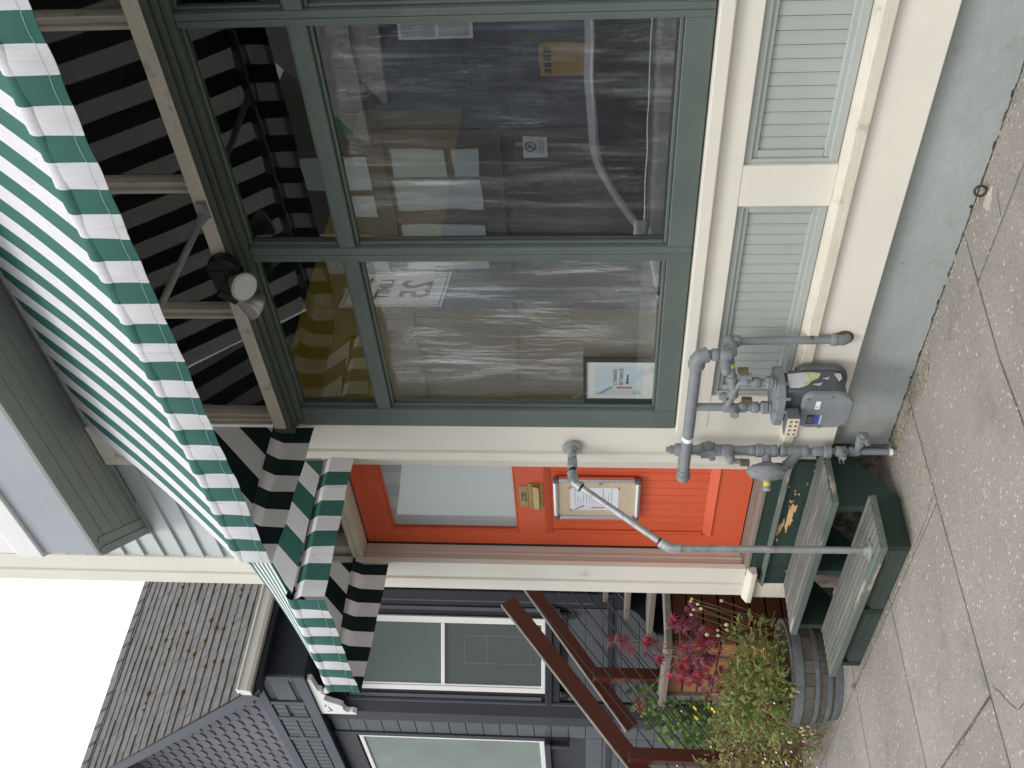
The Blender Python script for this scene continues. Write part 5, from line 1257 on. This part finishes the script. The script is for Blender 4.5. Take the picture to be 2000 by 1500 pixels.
ob = thing("corner_shop_building", "brown-grey corner shop with large windows, mirrored in the shop window", "building", (-19, -22, 0))
mb = MB(); mb.box(-30, -16.65, OY - 6, OY, -.3, 11.5); mb.box(-30, -16.6, OY, OY + .12, 7.75, 7.95); mb.box(-16.85, -16.6, OY, OY + .10, -.3, 11.5); mb.box(-30, -16.6, OY, OY + .14, 4.2, 4.55); mb.box(-16.62, -15.3, OY - .5, OY + .115, 7.8, 10.6); build("wall", mb, ohouse2, ob)
gref = MATS.get("x") or mk("painted_reflection_glass", (.52, .60, .60), .15, .08, 1, bump=0)  # mirrored light is put into the pale base colour
for a, b, c, d in ((-18.25, -17.3, 5.95, 7.55), (-18.25, -17.3, 4.9, 5.75), (-19.6, -18.4, 4.9, 7.6), (-18.75, -17.55, 8.3, 10.6), (-19.9, -19.0, 8.3, 9.3), (-22, -20.2, 4.9, 7.6), (-22.2, -20.6, 8.3, 10.4)):
    mb = MB(); mb.box(a, b, OY, OY + .05, c, d); build("window", mb, gref, ob)
gs = thing("shop_sign", "green signboard above the corner shop across the street", "sign", (-16.2, OY, 8.6))
mb = MB(); mb.box(-16.62, -15.55, OY + .13, OY + .2, 8.70, 9.95); gb = build("sign_board", mb, ogreen, gs)
text("sign_lettering", "A    OM", signw, gb, (-16.1, OY + .21, 9.5), .36, .002, rot=(R(90), 0, math.pi))
for b_, z_ in (("ABERETHI", 8.49), ("PLATZCOM", 8.19)): text("sign_lettering", b_, signw, gs, (-16.1, OY + .17, z_), .22, .002, rot=(R(90), 0, math.pi), xs=.85)
# parked silver car at our kerb, mirrored in the glass: nose toward -x
car = thing("parked_car", "silver car parked at the kerb, mirrored in the shop window", "car", (-5, -4.7, -.29))
CY0, CY1, CZ = -3.86, -5.6, -.29
prof = [(-7.55, .45), (-7.6, .75), (-7.45, .95), (-6.6, 1.14), (-5.95, 1.26), (-5.45, 1.66), (-5.0, 1.80), (-4.2, 1.84), (-3.4, 1.80), (-2.75, 1.62), (-2.35, 1.30), (-2.3, .8), (-2.35, .45)]
low = [(-7.55, .38), (-7.6, .75), (-7.45, .95), (-6.6, 1.14), (-5.95, 1.26), (-2.35, 1.30), (-2.3, .8), (-2.35, .38)]
mb = MB(); mb.prism([(x, z + CZ) for x, z in low], 'y', CY1, CY0); bodyc = build("body", mb, carp, car, bevel=.06, segs=3)
def smooth_line(p, n=5):
    out = []
    for k in range(len(p) - 1):
        a, b, c, d = p[max(k - 1, 0)], p[k], p[k + 1], p[min(k + 2, len(p) - 1)]
        for j in range(n):
            t_ = j / n; out.append(tuple(.5 * (2 * b[i] + (c[i] - a[i]) * t_ + (2 * a[i] - 5 * b[i] + 4 * c[i] - d[i]) * t_ ** 2 + (3 * b[i] - a[i] - 3 * c[i] + d[i]) * t_ ** 3) for i in (0, 1)))
    return out + [p[-1]]
def cabin(k):
    up = [(-5.95, 1.26), (-5.35, 1.66), (-4.95, 1.78), (-4.2, 1.82), (-3.4, 1.79), (-2.85, 1.66), (-2.4, 1.30)]
    return smooth_line(up)
mb = MB(); up = cabin(0); n = len(up)
A = mb.pts([(x, CY0 - .02 - (z - 1.26) * .35, z + CZ) for x, z in up]); B = mb.pts([(x, CY1 + .02 + (z - 1.26) * .35, z + CZ) for x, z in up])
mb.face(A); mb.face(B[::-1])
for k in range(n): mb.face([A[k], B[k], B[(k + 1) % n], A[(k + 1) % n]])
build("cabin", mb, carp, car)
win = [(-5.78, 1.29), (-5.28, 1.62), (-4.9, 1.72), (-4.2, 1.755), (-3.45, 1.73), (-3.0, 1.60), (-2.65, 1.31)]; win = smooth_line(win)
mb = MB(); mb.poly([(x, CY0 - .012 - (z - 1.26) * .35, z + CZ) for x, z in win]); mb.poly([(x, CY0 - .012 - (z - 1.26) * .35, z + CZ) for x, z in win][::-1]); build("side_window", mb, cglass, car)
mb = MB(); ring = win + [win[0]]
mb.tube([(x, CY0 - .008 - (z - 1.26) * .35, z + CZ) for x, z in ring], .015, 8); build("chrome_trim", mb, chrome, car, smooth=True)
mb = MB(); mb.obox((-4.32, CY0 - .09, 1.5 + CZ), (.035, 0, .0), (0, .09, -.25) if 0 else (0, .003, 0), (0, -.08, .23)); build("door_pillar", mb, blackp, car)
mb = MB(); mb.tube([(-7.1, CY0 + .008, 1.0 + CZ), (-5, CY0 + .01, 1.06 + CZ), (-2.5, CY0 + .008, 1.08 + CZ)], .008, 6); build("body_crease", mb, carp, car)
for x in (-6.6, -3.15):
    for y in (CY0 - .11, CY1 + .11):
        mb = MB(); mb.lathe([(.33, -.11), (.34, -.05), (.34, .05), (.33, .11)], (x, y, .05), (0, 1, 0), 28); wl = build("wheel", mb, rubber, car, smooth=True)
        mb = MB(); mb.lathe([(.22, -.115), (.05, -.10), (.05, .10), (.22, .115)], (x, y, .05), (0, 1, 0), 20); build("rim", mb, alu, wl, smooth=True)
mb = MB(); mb.obox((-5.7, CY0 + .10, 1.33 + CZ), (.07, 0, 0), (0, .1, 0), (0, 0, .06)); build("wing_mirror", mb, carp, car, bevel=.03)
# speed limit sign at the kerb
sp = thing("speed_limit_sign", "white speed limit 25 sign on a kerb post, mirrored in the shop window", "sign", (-4.7, -2.0, 0))
mb = MB(); mb.cyl((-5.10, -2.338, -.05), (-5.10, -2.338, 3.35), .03); build("post", mb, galv, sp, smooth=True)
ang = -1.867      # direction along the sheet
sd = Vector((math.cos(ang), math.sin(ang), 0)); sn = Vector((-sd.y, sd.x, 0)) * 1
sc0 = Vector((-5.06, -2.325, 2.93)); 
if sn.dot(Vector((-2.2, 0, 2)) - Vector((sc0.x, sc0.y, 2))) < 0: sn = -sn
so = Vector((0, 0, 0))
mb = MB(); mb.obox(sc0 + so, sd * .305, sn * .002, (0, 0, .381)); sh = build("sign_sheet", mb, signw, sp, bevel=.001)
rz = math.atan2(sn.y, sn.x) + math.pi / 2
for body, z, s in (("SPEED", .255, .15), ("LIMIT", .09, .15), ("25", -.16, .33)):
    text("sign_lettering", body, ink, sh, sc0 + so + sn * .0035 + Vector((0, 0, z)), s, .0004, rot=(R(90), 0, rz), bold=.004)
mb = MB()
for a, b, c, d in ((-.29, .29, .355, .363), (-.29, .29, -.363, -.355), (-.29, -.282, -.355, .355), (.282, .29, -.355, .355)): mb.obox(sc0 + so + sn * .003 + sd * (a + b) / 2 + Vector((0, 0, (c + d) / 2)), sd * (b - a) / 2, sn * .0005, (0, 0, (d - c) / 2))
build("sign_border", mb, ink, sh)
# no-parking plate on a post further along, beyond the car
npk = thing("no_parking_sign", "small white no parking plate on a thin post, mirrored in the shop window", "sign", (-6.3, -5.94, 0))
mb = MB(); mb.cyl((-6.3, -5.98, -.3), (-6.3, -5.98, 2.3), .02); build("post", mb, galv, npk)
mb = MB(); mb.box(-6.44, -6.17, -5.955, -5.95, 1.95, 2.22); ns = build("sign_sheet", mb, signw, npk)
mb = MB(); cpt = [(-6.305 + .055 * math.cos(k * math.pi / 12), -5.948, 2.14 + .055 * math.sin(k * math.pi / 12)) for k in range(25)]
mb.tube(cpt, .007, 6, False); mb.tube([(-6.345, -5.948, 2.10), (-6.265, -5.948, 2.18)], .006, 6); build("prohibition_ring", mb, ink, ns)
text("sign_lettering", "P", ink, ns, (-6.305, -5.946, 2.14), .08, .0004, rot=(R(90), 0, math.pi))
mb = MB()
for z in (2.04, 2.015, 1.99): mb.box(-6.40, -6.21, -5.9495, -5.9485, z, z + .01)
build("sign_lines", mb, inkg, ns)
